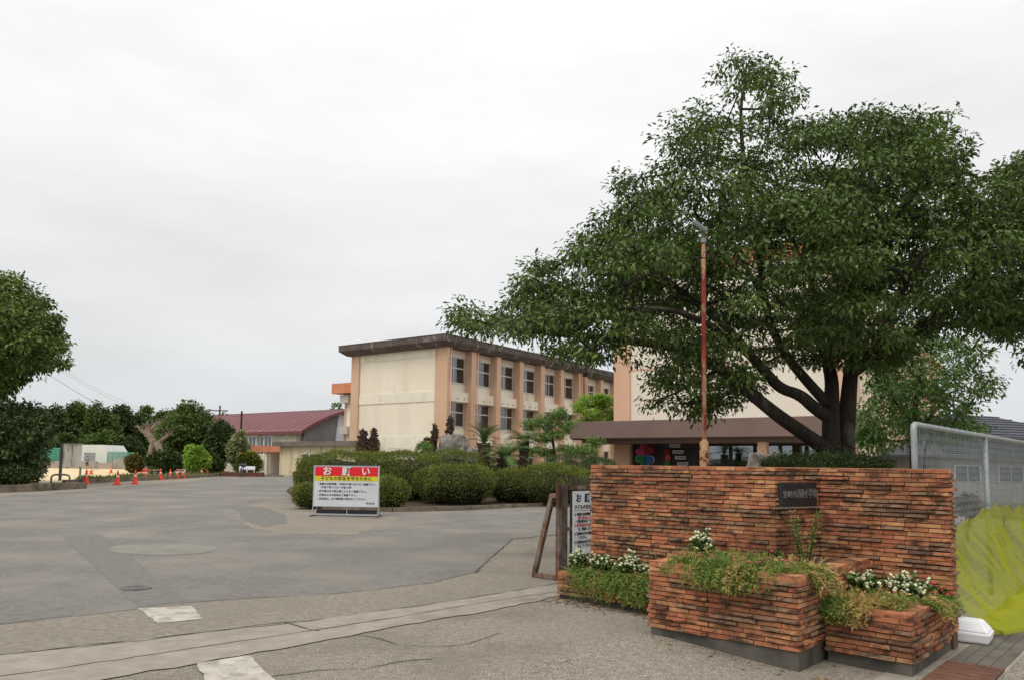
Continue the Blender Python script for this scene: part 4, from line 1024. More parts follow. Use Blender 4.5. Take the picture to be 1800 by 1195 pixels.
def window(parent, x0, x1, yf, z0, z1, cols=2, split=.42, axis='x', seed=0, curtain=True, room=True, depth=.9, paper=False):
    """glazed opening in a face at y=yf looking to -y; each pane, the sash, curtain and the room behind are pieces of their own"""
    r = random.Random(seed); f = MB(); s = .06
    f.box(x0, x1, yf, yf+.08, z0, z0+s); f.box(x0, x1, yf, yf+.08, z1-s, z1)
    f.box(x0, x0+s, yf, yf+.08, z0+s, z1-s); f.box(x1-s, x1, yf, yf+.08, z0+s, z1-s)
    zm = z1 - (z1-z0)*split; f.box(x0+s, x1-s, yf-.01, yf+.08, zm-.05, zm+.05)
    xs = [x0 + (x1-x0)*i/cols for i in range(cols+1)]
    for x in xs[1:-1]: f.box(x-.035, x+.035, yf-.012, yf+.08, z0+s, z1-s)
    fo = f.build('window', m_sash, parent)
    for i in range(cols):
        for a, b in ((z0+s, zm-.05), (zm+.05, z1-s)):
            l, rr = xs[i] + .04, xs[i+1] - .04
            key = (round(rr-l, 3), round(b-a, 3))
            if key not in PANES:
                p = MB(); p.box(0, rr-l, 0, .012, 0, b-a); PANES[key] = p.mesh('pane', m_glass)
            o = bpy.data.objects.new('pane', PANES[key]); link(o, fo); o.location = (l, yf+.03, a)
    if curtain:
        c = MB(); side = r.choice((0, 1)); wd = (x1-x0)*r.uniform(.25, .5)
        for k in range(2 if r.random() < .35 else 1):
            sd_ = side if k == 0 else 1-side; a = x0+.03 if sd_ == 0 else x1-.03-wd; n = 10; zt_ = z1-.1; zb_ = z0 + r.choice((.05, .05, .4))
            pinch = r.random() < .5
            vs = []
            for z, q in ((zt_, 1.0), (zb_ + (zt_-zb_)*.4, .55 if pinch else .95), (zb_, .8 if pinch else 1.0)):
                for i in range(n+1):
                    xx = a + wd*q*i/n if sd_ == 0 else a + wd - wd*q*(1-i/n); vs.append((xx, yf+.12+.03*(i % 2), z))
            c.add(vs, [(rw*(n+1)+i, rw*(n+1)+i+1, (rw+1)*(n+1)+i+1, (rw+1)*(n+1)+i) for rw in range(2) for i in range(n)])
        c.build('curtain', m_curtain, fo)
    if paper: MB().box(x0+.25, x0+.75, yf+.06, yf+.066, z1-.8, z1-.3).build('notice_sheet', m_paper, fo)
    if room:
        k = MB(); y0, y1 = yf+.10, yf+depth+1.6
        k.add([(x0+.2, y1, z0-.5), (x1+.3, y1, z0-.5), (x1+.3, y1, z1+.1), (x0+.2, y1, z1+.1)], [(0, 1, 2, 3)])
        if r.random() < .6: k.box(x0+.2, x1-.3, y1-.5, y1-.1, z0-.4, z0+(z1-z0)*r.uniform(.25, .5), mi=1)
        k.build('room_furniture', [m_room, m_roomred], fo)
    return fo
# ---- three-storey classroom block
K = gx(771, 60); K.z = .25
bld = thing('classroom_block', 'three storey cream classroom block with salmon pillars and stained grey roof edge', 'school building', K, ROT_B)
Z = lambda z: z - .25                          # world heights to local
BAY, NB, DP = 3.38, 6, 10.2; XL = BAY*NB + .25
RT = Z(11.38)
# gable end (x = 0)
solid('gable_wall', m_cream, bld, (.12, .4, .5, DP-.5, 0, Z(10.7)))
solid('floor_band', m_cream2, bld, (.06, .12, .56, DP-.96, Z(6.35), Z(7.15)))
solid('floor_band', m_cream2, bld, (.07, .12, .56, DP-.96, Z(9.92), Z(10.7)))
solid('plinth_band', m_cream2, bld, (.08, .12, .56, DP-.96, 0, Z(3.62)))
solid('corner_pillar', m_orange, bld, (-.05, .25, -.75, .55, 0, Z(10.75)), bevel=.03)
solid('corner_pillar', m_orange, bld, (-.05, .75, DP-.95, DP, 0, Z(10.75)), bevel=.03)
solid('rear_wall', m_cream, bld, (.4, XL, DP-.4, DP-.1, 0, Z(10.7)))
solid('ceiling_slab', m_cream2, bld, (.4, XL, .6, DP-.4, Z(10.2), Z(10.7)))
solid('floor_slab', m_room, bld, (.4, XL, 1.0, DP-.4, Z(6.6), Z(6.9)))
solid('floor_slab', m_room, bld, (.4, XL, 1.0, DP-.4, Z(3.1), Z(3.4)))
for i in range(NB):
    x0 = .25 + i*BAY; x1 = x0 + BAY - .62
    for fl, (zs, zt) in enumerate(((.9, 2.95), (4.42, 6.38), (7.92, 10.0))):
        window(bld, x0, x1, .06, Z(zs), Z(zt), cols=2 if (i + fl) % 3 else 3, seed=i*7+fl, paper=(i in (1, 2, 4) and fl > 0))
    solid('lintel_panel', m_cream2, bld, (x0, x1, -.02, .35, Z(10.0), Z(10.72)))
    for za, zb, zp in ((2.95, 4.42, 3.55), (6.38, 7.92, 7.12)):
        solid('spandrel_panel', m_cream2, bld, (x0, x1, -.02, .3, Z(zb - .75), Z(zb)))
        solid('spandrel_ledge', m_cream2, bld, (x0 - .03, x1 + .04, -.42, .3, Z(za), Z(zb - .751)))
        for q in (.2, .5, .8): solid('drain_spout', m_conc_dark, bld, (x0 + (x1-x0)*q - .04, x0 + (x1-x0)*q + .04, -.47, -.419, Z(za + .22), Z(za + .30)))
    solid('spandrel_panel', m_cream2, bld, (x0, x1, -.02, .3, 0, Z(.9)))
    solid('window_sill', m_sash, bld, (x0, x1, -.08, .06, Z(4.36), Z(4.42))); solid('window_sill', m_sash, bld, (x0, x1, -.08, .06, Z(7.86), Z(7.92)))
    solid('pillar', m_orange, bld, (x1, x1 + .62, -.72, .5, 0, Z(10.75)), bevel=.03)
for x in (.32, .32 + BAY, .32 + BAY*NB - .3):
    MB().tube([(x, -.80, 0), (x, -.80, Z(10.6))], .055, 8).build('downpipe', m_pipe, bld, smooth=True)
rf = MB(); a, b_ = (-.85, -1.2), (XL + .3, DP + .8)
rf.frustum((-.35, -.85), (XL, DP + .3), Z(10.55), a, b_, Z(10.92)); rf.box(a[0], b_[0], a[1], b_[1], Z(10.92), RT)
roof = rf.build('roof', m_roofc, bld)
for i in range(9): solid('roof_joint', m_soffit, roof, (-.857, -.85, -1.1 + i*1.45, -1.07 + i*1.45, Z(10.93), RT - .02))
solid('roof_cap', m_brownd, roof, (-.87, XL + .32, -1.22, DP + .82, RT, RT + .06))
# further wing of the same block
X2 = XL + 1.0
solid('stair_recess', m_soffit, bld, (XL - .1, X2, .8, DP-.5, 0, Z(10.9)))
rf = MB(); rf.frustum((X2, -.55), (X2 + 22, DP), Z(10.35), (X2 - .2, -.95), (X2 + 22.5, DP + .6), Z(10.75)); rf.box(X2-.2, X2+22.5, -.95, DP+.6, Z(10.75), Z(11.3)); rf.build('roof', m_roofc, bld)
for i in range(6):
    x0 = X2 + .6 + i*3.2; x1 = x0 + 2.6
    for zs, zt in ((.9, 2.95), (4.6, 6.2), (8.1, 9.7)): window(bld, x0 + .5, x1 - .2, .3, Z(zs), Z(zt), seed=80+i, cols=2)
    for za, zb in ((0, .9), (2.95, 4.6), (6.2, 8.1), (9.7, 10.5)): solid('spandrel_panel', m_cream2, bld, (x0, x1, .2, .6, Z(za) if za else 0, Z(zb)))
    for za, zb in ((.9, 2.95), (4.6, 6.2), (8.1, 9.7)): solid('jamb_panel', m_cream2, bld, (x0, x0+.5, .2, .6, Z(za), Z(zb)), (x1-.2, x1, .2, .6, Z(za), Z(zb)))
    solid('pillar', m_orange, bld, (x0 - .6, x0, -.45, .6, 0, Z(10.5)), bevel=.03)
solid('rear_wall', m_cream, bld, (X2, X2+22, DP-.5, DP-.2, 0, Z(10.5)))
# lower wing seen left of the gable, with its salmon eave and cooling units
solid('rear_block', m_orange, bld, (2.0, 14, DP+.05, DP+3.0, 0, Z(7.6)))
solid('rear_block_wall', m_cream, bld, (1.95, 2.0, DP+.6, DP+2.6, 0, Z(7.5)))
solid('rear_eave', m_terra, bld, (1.2, 14.5, DP+.051, DP+3.9, Z(7.6), Z(8.5)))
for z in (4.2, 7.0): solid('cooling_unit', mk('cooling_unit', C(190,184,174), rough=.7), bld, (1.5, 2.0, DP+2.0, DP+3.1, Z(z-.25), Z(z+.45)))
# ---- entrance block with brown canopy
Q = gx(1500, 35.5); Q = Vector((15.8, 35.5, .25))
m_white_r = mk('pale_render', C(236,228,212), C(228,218,200), rough=.9, scale=.3, bump=.1, bscale=40)
ent = thing('entrance_block', 'tall pale entrance block behind the cherry tree with brown canopy', 'school building', Q, ROT_B)
EH = 11.6
solid('front_wall', m_white_r, ent, (.15, .5, .9, 11.6, 2.7, EH))
solid('upper_wall_trim', m_pink, ent, (.13, .15, .9, 11.6, 6.45, 6.55), (.13, .15, .9, 11.6, 9.4, 9.5))
solid('corner_pillar', m_pink, ent, (0, .9, 11.5, 12.5, 0, EH), bevel=.03)
solid('corner_pillar', m_pink, ent, (0, .9, -.1, .9, 0, EH), bevel=.03)
solid('parapet', m_terra, ent, (-.25, 6.4, -.4, 12.8, EH, EH + .75))
solid('roof_slab', m_roofc, ent, (.5, 6.2, 0, 12.4, EH - .3, EH))
solid('side_wall', m_pink, ent, (.9, 6.2, .1, .5, 0, EH)); solid('left_wall', m_white_r, ent, (.9, 6.2, 12.0, 12.45, 0, EH)); solid('back_wall', m_white_r, ent, (5.9, 6.19, .5, 12.0, 0, EH - .3))
for i in range(5): solid('rib', m_cream, ent, (1.3 + i*1.0, 1.55 + i*1.0, -.12, .1, 0, EH), bevel=.02)
solid('side_wing', m_pink, ent, (6.2, 31, .4, 9, 0, 9.0)); solid('wing_parapet', m_terra, ent, (6.25, 31.4, -.1, 9.4, 9.0, 9.5))
for i in range(18):
    solid('rib', m_cream if i % 2 else m_orange, ent, (6.9 + i*1.3, 7.2 + i*1.3, -.05, .4, 0, 9.0), bevel=.02)
can = solid('canopy', m_brown, ent, (-3.2, .0, -1.2, 13.4, 2.62, 3.5), bevel=.02)
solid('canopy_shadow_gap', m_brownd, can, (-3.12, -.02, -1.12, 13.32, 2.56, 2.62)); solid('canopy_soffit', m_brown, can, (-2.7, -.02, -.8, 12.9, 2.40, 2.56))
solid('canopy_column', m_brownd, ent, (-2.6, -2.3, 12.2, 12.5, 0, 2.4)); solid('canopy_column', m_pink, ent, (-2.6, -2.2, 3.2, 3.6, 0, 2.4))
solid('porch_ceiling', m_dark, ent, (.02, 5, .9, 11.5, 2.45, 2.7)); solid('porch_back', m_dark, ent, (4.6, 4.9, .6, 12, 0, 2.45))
solid('porch_floor', m_conc, ent, (-3.4, 4.6, -.9, 13, -.1, .08))
door_m = mk('dark_door_frame', C(64,52,48), C(52,44,40), rough=.5, scale=3)
scr = solid('notice_screen', mk('dark_screen', C(70,60,56), C(58,50,46), rough=.6, scale=2), ent, (.3, .36, 7.4, 11.4, .05, 2.4))
for i in range(6): solid('screen_rail', door_m, scr, (.26, .299, 7.4, 11.4, .3 + i*.36, .33 + i*.36))
for y in (7.4, 9.0, 9.9, 11.3): solid('screen_post', door_m, scr, (.24, .298, y, y + .08, .05, 2.4))
for i in range(5):
    y = .95 + i*1.25
    d_ = solid('door_frame', door_m, ent, (.3, .38, y, y+.08, .08, 2.4), (.3, .38, y+1.15, y+1.24, .08, 2.4), (.3, .38, y+.08, y+1.15, 2.3, 2.4), (.3, .38, y+.08, y+1.15, .08, .2))
    solid('pane', m_glass, d_, (.33, .345, y+.08, y+1.15, .2, 2.3))
# heart-petalled flower and name boards on the screen (positions read on the screen plane)
Mi = frame_of(ent).inverted()
def on_plane(px, py, xl):
    o_ = Mi @ Vector((0, 0, H_EYE)); d_ = Mi.to_3x3() @ ray(px, py); p = o_ + d_*((xl - o_.x)/d_.x); return p.y, p.z
def heart(cy, cz, s, ang, mat, rim, parent=None, xl=.20):
    n = 30; P = []
    for i in range(n):
        t_ = 2*math.pi*i/n; hx = 16*math.sin(t_)**3; hy = 13*math.cos(t_)-5*math.cos(2*t_)-2*math.cos(3*t_)-math.cos(4*t_)
        hx, hy = hx/17*s, (hy+2.5)/17*s + s*.75; P.append((cy - (hx*math.cos(ang) - hy*math.sin(ang)), cz + hx*math.sin(ang) + hy*math.cos(ang)))
    c = (sum(p[0] for p in P)/n, sum(p[1] for p in P)/n)
    MB().prism([(c[0]+(p[0]-c[0])*1.1, c[1]+(p[1]-c[1])*1.1) for p in P], xl+.005, xl+.03, 'x').build('petal_rim', rim, parent)
    MB().prism(P, xl-.02, xl+.005, 'x').build('petal', mat, parent)
cy, cz = on_plane(1134, 799, .20); k_ = .36
fl = thing('flower_emblem', 'four heart petals in red, pink, blue and green on the dark entrance screen', 'emblem', Q, ROT_B)
for ang, c in ((.55, C(150,40,60)), (-.75, C(196,76,116)), (math.pi-.55, C(46,100,168)), (math.pi+.65, C(36,132,66))):
    m = mk('petal_%d' % (ang*100), c, rough=.6); heart(cy, cz, k_, -ang, m, m_paper if abs(ang) > 1.5 else m, fl)
for i, (px, py, c) in enumerate(((1172, 782, C(46,70,96)), (1173, 794, C(150,40,50)), (1174, 804, C(196,76,100)), (1173, 814, C(36,122,60)))):
    y, z = on_plane(px, py, .2); m = mk('dot_%d' % i, c, rough=.6)
    o = MB().lathe([(.17, 0), (.17, .03)], 16).build('round_badge', m, None); tag(o, ['dark blue', 'red', 'pink', 'green'][i] + ' round badge beside a name board on the entrance screen', 'badge', 'badges on the entrance screen')
    o.matrix_world = frame_of(ent) @ Matrix.Translation((.2, y, z)) @ Matrix.Rotation(-math.pi/2, 4, 'Y')
bt = ['top', 'second', 'third', 'lowest']
for i, (px, py) in enumerate(((1186.5, 783), (1192, 793.5), (1196, 803.5), (1200.5, 814.5))):
    y, z = on_plane(px, py, .2); t = thing('name_board', bt[i] + ' pale name board on the dark entrance screen', 'sign', Q, ROT_B, 'name boards on the entrance screen')
    MB().box(.18, .2, y-.30, y+.30, z-.085, z+.085).build('board', m_paper, t)
    for j in range(5): MB().box(.172, .18, y-.24+j*.1, y-.18+j*.1, z-.045, z+.045).build('mark', m_black, t)
# ---- gymnasium
G0 = gx(527, 80); G0.z = .25
m_redroof = mk('red_metal_roof', C(124,76,78), C(112,68,72), rough=.6, scale=.8, bump=0)
m_gymw = mk('gym_wall', C(206,200,178), C(180,176,158), rough=.9, scale=.7, stain=C(140,138,128), sscale=.9, sstretch=(.6,.6,1.6), slo=.5, shi=.7)
m_grey = mk('grey_cladding', C(132,132,134), C(112,112,116), rough=.8, scale=.8)
m_blueg = mk('pale_blue_cladding', C(206,214,222), C(196,206,214), rough=.7, scale=.5)
gym = thing('gymnasium', 'gymnasium with curved dark red metal roof and row of tall windows', 'gymnasium', G0, ROT_B)
SP, LG = 18.0, 30.0; ez = 4.65; rise = 2.6
arc = lambda s: ez + rise*(1-((s-SP/2)/(SP/2))**2)
mb = MB(); n = 20; Lx = [(-.5 + (SP+1)*i/n) for i in range(n+1)]
vs = [(x, y, arc(x) + dz) for y in (-.7, LG) for dz in (0, -.28) for x in Lx]; k = n+1
fs = [(i, i+1, 2*k+i+1, 2*k+i) for i in range(n)] + [(k+i+1, k+i, 3*k+i, 3*k+i+1) for i in range(n)] + [(k+i, k+i+1, i+1, i) for i in range(n)] + [(2*k+i, 2*k+i+1, 3*k+i+1, 3*k+i) for i in range(n)]
fs += [(0, 2*k, 3*k, k), (n, k+n, 3*k+n, 2*k+n)]
rfo = mb.add(vs, fs).build('roof', m_redroof, gym, smooth=False)
for i in range(28):
    mb = MB(); pts = [(x, -.6 + i*1.1, arc(x) + .035) for x in Lx]; mb.tube(pts, .016, 4); mb.build('roof_seam', m_redroof, rfo)
# gable end at y=0
P = [(0, 0)] + [(SP, 0)] + [(x, arc(x) - .3) for x in reversed(Lx) if 0 <= x <= SP]
MB().prism(P, 0, .3, 'y').build('gable_wall', m_grey, gym)
MB().prism([(4.2, 0), (13.8, 0), (13.4, arc(13.4)-.32), (5.0, arc(5.0)-.32)], -.06, -.001, 'y').build('gable_panel', m_blueg, gym)
solid('gable_window', m_room, gym, (5.0, 12.5, -.1, -.061, 1.4+.6, 3.1)); 
for i in range(8): solid('mullion', m_sash, gym, (5.0 + i*1.05, 5.08 + i*1.05, -.14, -.1, 2.0, 3.1))
solid('small_window', m_paper, gym, (1.2, 2.1, -.05, -.001, 2.3, 3.0)); solid('small_pane', m_room, gym, (1.3, 2.0, -.09, -.0505, 2.4, 2.9)); solid('window_hood', m_redroof, gym, (1.0, 2.4, -.4, -.002, 3.05, 3.2))
# long side at x=0, looking to -x
solid('side_wall', m_gymw, gym, (0, .3, .31, LG, 0, 1.9), (0, .3, .31, 4.6, 1.9, ez-.25), (0, .3, .31, LG, 3.95, ez-.25) if False else (0, .3, 4.6, LG, 3.95, ez-.25))
gut = solid('gutter', m_gymw, gym, (-.25, -.02, -.5, LG, ez-.32, ez-.12))
for y in (.6, 7.0, 13.4): MB().tube([(-.12, y, 0), (-.12, y, ez-.3)], .07, 6).build('downpipe', m_gymw, gym)
for b_ in range(4):
    y0 = 4.7 + b_*5.9
    solid('window_room', m_room, gym, (.9, .95, y0, y0+5.8, 1.9, 3.95))
    fr = solid('window', m_paper, gym, (.02, .12, y0, y0+5.6, 2.35, 2.5), (.02, .12, y0, y0+5.6, 1.9, 1.98), (.02, .12, y0, y0+5.6, 3.88, 3.95))
    for i in range(9):
        y = y0 + i*.69; solid('mullion', m_paper, fr, (.0, .14, y, y+(.16 if i % 2 == 0 else .07), 1.98, 3.88))
        if i < 8: solid('pane', m_glass, fr, (.06, .07, y+.16, y+.69, 2.5, 3.88))
    solid('pier', m_gymw, gym, (.01, .3, y0+5.6, y0+5.9, 1.9, 3.95))
solid('low_door', m_room, gym, (-.02, -.001, 6, 7.6, .2, 1.0)); solid('low_door', m_dark, gym, (-.02, -.001, 8.6, 10.6, 0, 1.8))
# ---- low store building with flat roof
S0 = gx(585, 64); S0.z = .24
sto = thing('store_building', 'low flat roofed cream building left of the classroom block', 'building', S0, ROT_B)
m_stained = mk('stained_cream', C(230,218,186), C(221,207,172), rough=.9, scale=.6, stain=C(150,130,100), sscale=1.6, sstretch=(1,1,.12), slo=.56, shi=.72)
solid('wall', m_stained, sto, (0, 7, 0, 7.0, 0, 2.55)); solid('roof', mk('flat_roof_edge', C(126,116,106), C(104,96,88), scale=1), sto, (-.5, 7.5, -3.2, 7.5, 2.55, 2.95))
for i in range(6): MB().tube([(-.04, .3 + i*1.3, 0), (-.04, .3 + i*1.3, 2.55)], .035, 5).build('wall_batten', m_stained, sto)
for i, y0 in enumerate((1.0, 2.0, 3.0)):
    w_ = solid('window', m_paper, sto, (-.08, -.001, y0, y0+.96, .72, .80), (-.08, -.001, y0, y0+.96, 1.25, 1.33), (-.08, -.001, y0, y0+.96, 1.86, 1.94), (-.08, -.001, y0, y0+.06, .80, 1.25), (-.08, -.001, y0+.90, y0+.96, .80, 1.25), (-.08, -.001, y0, y0+.06, 1.33, 1.86), (-.08, -.001, y0+.90, y0+.96, 1.33, 1.86))
    for a, c in ((.8, 1.25), (1.33, 1.86)): solid('pane', mk('dusky_glass', C(92,100,106), C(66,70,74), scale=1.5, rough=.15, spec=.6), w_, (-.05, -.0015, y0+.06, y0+.9, a, c))
solid('side_wall', m_stained, sto, (.2, 7, -3.0, -.001, 0, 2.55))
# ---- covered walkway
wk = thing('covered_walkway', 'covered walkway with salmon edge beside the low building', 'walkway', gx(497, 70), ROT_B)
solid('roof_edge', m_terra, wk, (0, 3.2, -.2, 6.0, 2.05, 2.65)); solid('back_wall', m_cream, wk, (3.0, 3.2, 0, 6, 0, 2.05)); solid('post', m_cream, wk, (.2, .45, 5.4, 5.7, 0, 2.05)); solid('post', m_cream, wk, (.2, .45, 2.6, 2.9, 0, 2.05))
solid('rack', m_dark, wk, (1.6, 2.0, .2, 2.2, 0, .7))
# ------------------------------------------------------------------ lettering
def lettering(name, s, size, mat, parent, M, align='LEFT', thick=.0015, bold=0.0, space=1.0):
    cu = bpy.data.curves.new(name, 'FONT'); cu.body = s; cu.size = size; cu.align_x = align; cu.align_y = 'CENTER'
    cu.extrude = thick; cu.offset = bold; cu.resolution_u = 2; cu.space_character = space
    o = bpy.data.objects.new(name, cu); COL.objects.link(o)
    dg = bpy.context.evaluated_depsgraph_get(); me = bpy.data.meshes.new_from_object(o.evaluated_get(dg))
    COL.objects.unlink(o); bpy.data.objects.remove(o); me.name = name
    me.materials.clear(); me.materials.append(mat)
    q = bpy.data.objects.new(name, me); link(q, parent); q.matrix_local = M; return q
def face_y(x, y, z): return Matrix.Translation((x, y, z)) @ Matrix.Rotation(math.pi/2, 4, 'X')      # text reads along +x, looks to -y
# ------------------------------------------------------------------ school notice on its stand
nb = gp(607, 907); nb.z = float(g(nb.x, nb.y)) + .009
ns = thing('notice_stand', 'white notice board with red heading on a low metal stand', 'sign', nb, math.radians(-4))
W2, HB = .87, 1.02
z0 = .26
MB().box(-W2, W2, -.012, .012, z0, z0+1.05).build('panel', m_signwhite, ns)
MB().box(-W2+.02, W2-.02, -.016, -.0121, z0+.79, z0+1.03).build('red_band', m_signred, ns)
MB().box(-W2+.02, W2-.02, -.016, -.0121, z0+.66, z0+.788).build('yellow_band', m_signyellow, ns)
fr = MB(); s = .018
for x in (-W2-s, W2): fr.box(x, x+s, -.022, .022, .02, z0+1.05+s)
fr.box(-W2, W2, -.022, .022, z0+1.05, z0+1.05+s); fr.box(-W2, W2, -.022, .022, z0-s, z0); fr.box(-W2, W2, -.022, .022, .02, .06)
fr.build('frame', m_alu, ns)
for x in (-W2-.01, W2-.02): MB().box(x, x+.05, -.28, .30, 0, .03).build('foot', m_rust, ns)
for x in (-.80, .03): MB().box(x, x+.77, .03, .2, .02, .16).build('weight', m_rubber, ns, bevel=.02)
for x in (-W2, W2-.03): MB().tube([(x+.01, .03, z0+.9), (x+.01, .28, .03)], .012, 6).build('brace', m_alu, ns)
for i, ch in enumerate('お願い'):
    x = (-.52, 0, .52)[i]
    lettering('heading', ch, .25, mk('heading_shadow', C(110,40,44), rough=.6), ns, face_y(x+.012, -.0175, z0+.895), 'CENTER', bold=.006)
    lettering('heading', ch, .25, m_paper, ns, face_y(x, -.021, z0+.905), 'CENTER', bold=.006)
lettering('subheading', '子どもの安全を守るために', .108, m_navy, ns, face_y(0, -.0175, z0+.722), 'CENTER', bold=.002, space=1.14)
ln = [('・児童の在校時間、敷地内の通り抜けはご遠慮下さい。', m_black, -.79, .575), ('（午前７時３０分〜午後５時）', m_navy, -.73, .485), ('・許可車以外の車は乗り入れをご遠慮下さい。', m_black, -.79, .385), ('・敷地内の犬の散歩はご遠慮下さい。', m_black, -.79, .285), ('・来校者は、必ず事務室で受付をして下さい。', m_black, -.79, .185)]
for s_, m_, x, z in ln: lettering('text_line', s_, .066, m_, ns, face_y(x, -.0135, z0+z), bold=.0012)
lettering('text_line', '学 校 長', .062, m_black, ns, face_y(.55, -.0135, z0+.075), bold=.001)
# ------------------------------------------------------------------ sliding gate parked behind the wall's end
gb = gp(985, 1021); gz = float(g(gb.x, gb.y)) + .01
gate = thing('sliding_gate', 'rusty steel sliding gate with triangular brace parked behind the brick wall', 'gate', (gb.x, gb.y, gz), math.atan2(.743, .669))   # local x along NV, y along -U
GH = 1.24
MB().box(-.03, .03, .0, .06, 0, GH).build('end_post', m_rust, gate, bevel=.004); MB().box(.031, .13, -.01, .05, .03, GH-.01).build('end_channel', mk('dark_channel', C(96,92,88), C(70,60,54), scale=8, rough=.8), gate)
MB().tube([(.09, .02, .03), (.09, .02, GH+.09)], .016, 8).build('latch_rod', m_rust, gate)
for z in (.12, .62, GH-.08): MB().box(.131, 3.2, .0, .05, z, z+.05).build('rail', m_rust, gate)
m_bar = mk('dark_gate_bar', C(74,70,66), C(60,48,40), scale=9, rough=.8)
for i in range(24):
    x = .24 + i*.12; MB().box(x, x+.028, .012, .038, .05, GH+.07).build('bar', m_bar, gate)
def bar(p, q, w_, parent=gate, name='brace', m=m_rust):
    p, q = Vector(p), Vector(q); d = (q-p); L = d.length; rot = d.to_track_quat('X', 'Z').to_matrix().to_4x4(); mb = MB(); mb.box(0, L, -w_/2, w_/2, -w_/2, w_/2, M=Matrix.Translation(p) @ rot); return mb.build(name, m, parent, bevel=.004)
bar((0, .061, GH-.16), (0, .17, GH-.16), .06, name='brace_top'); bar((0, .14, GH-.15), (0, .43, .06), .062, name='brace_strut'); bar((0, .061, .03), (0, .46, .03), .06, name='brace_foot')
gs = thing('gate_notice', 'white sheet metal notice hung on the sliding gate half behind the brick wall', 'sign', (gb.x, gb.y, gz), math.atan2(.743, .669))
Sx0, Sx1, Sz0, Sz1 = .215, .95, .30, 1.14
MB().box(Sx0, Sx1, -.03, -.024, Sz0, Sz1).build('panel', m_signwhite, gs)
for x, z in ((Sx0+.05, Sz1-.03), (Sx0+.35, Sz1-.03)): MB().tube([(x, -.034, z), (x, -.028, z)], .008, 8).build('rivet', m_galv, gs)
for ch, x in (('お', .34), ('願', .53), ('い', .72)): lettering('heading', ch, .125, m_navy, gs, face_y(x, -.0325, Sz1-.10), 'CENTER', bold=.003)
lettering('subheading', '子どもの安全を守るために', .062, m_black, gs, face_y(.25, -.0325, Sz1-.215), bold=.001); MB().box(.25, .9, -.032, -.0301, Sz1-.262, Sz1-.257).build('underline', m_black, gs)
for (s_, m_, x, z) in (('○ 児童の在校時間中、敷地内', m_black, .25, .31), ('通り抜けはご遠慮ください。', m_redink, .33, .36), ('・午前7時30分〜午後5時', m_black, .25, .405), ('○ 許可車以外の乗り入れ', m_redink, .25, .455), ('をご遠慮ください。', m_black, .33, .505), ('○ 敷地内の犬の散歩は', m_black, .25, .565), ('ください。', m_black, .33, .615), ('○ 来校者は必ず事務室', m_black, .25, .675), ('をしてください。', m_black, .33, .725)):
    lettering('text_line', s_, .045, m_, gs, face_y(x, -.0325, Sz1-z), bold=.0008)
# ------------------------------------------------------------------ plaque on the wall's return face
pB, pC = UN(*WB), UN(*WC); pd = (pC - pB).normalized(); pn = Vector((pd.y, -pd.x, 0))
pl = thing('name_plaque', 'black stone plaque with pale carved school name on the brick wall', 'plaque', pB + pn*.03 + Vector((0, 0, 1.12)), math.atan2(pd.y, pd.x))
PW = (pC - pB).length
m_plq = mk('black_stone', C(40,40,42), C(30,30,32), rough=.35, scale=6, spec=.5)
MB().box(.03, PW-.09, -.012, .03, 0, .235).build('slab', m_plq, pl, bevel=.004)
MB().box(.02, PW-.08, -.006, .03, -.012, -.001).build('bedding', m_conc, pl)
lettering('inscription', '宮崎市立', .072, mk('carved_letter', C(112,112,108), rough=.8), pl, face_y(.05, -.0145, .115), bold=.001)
lettering('inscription', '江南小学校', .098, mk('carved_letter', C(112,112,108)), pl, face_y(.255 - .0, -.0145, .12), bold=.0006) .scale = (.62, 1, 1)
# ------------------------------------------------------------------ lamp post
lp = thing('lamp_post', 'rusty red lamp post with pale floodlight in front of the cherry tree', 'lamp post', LX)
hz = top_z(1241, 425, 10.6) - LX.z
MB().lathe([(.062, -.1), (.062, top_z(1238, 778, 10.6)-LX.z), (.045, top_z(1238, 774, 10.6)-LX.z+.02)], 18).build('base_sleeve', m_rust_base, lp, smooth=True)
MB().tube([(0, 0, 1.2), (.008, 0, hz*.6), (.02, 0, hz)], .033, 16).build('pole', m_rust_pole, lp, smooth=True)
MB().lathe([(.044, 0), (.044, .06)], 16, (.02, 0, hz-.02)).build('collar', m_galv, lp); MB().tube([(.02, 0, hz+.03), (.02, 0, hz+.13), (.01, -.02, hz+.17)], .024, 10).build('bracket', m_rust, lp)
hd = MB(); Mh = Matrix.Translation((-.02, -.02, hz+.20)) @ Matrix.Rotation(math.radians(35), 4, 'Y') @ Matrix.Rotation(math.radians(18), 4, 'X')
hd.box(-.14, .10, -.09, .09, -.02, .03, M=Mh); hdo = hd.build('floodlight', m_galv, lp, bevel=.012); MB().box(-.125, .085, -.075, .075, -.024, -.0201, M=Mh).build('lens', m_signwhite, hdo)
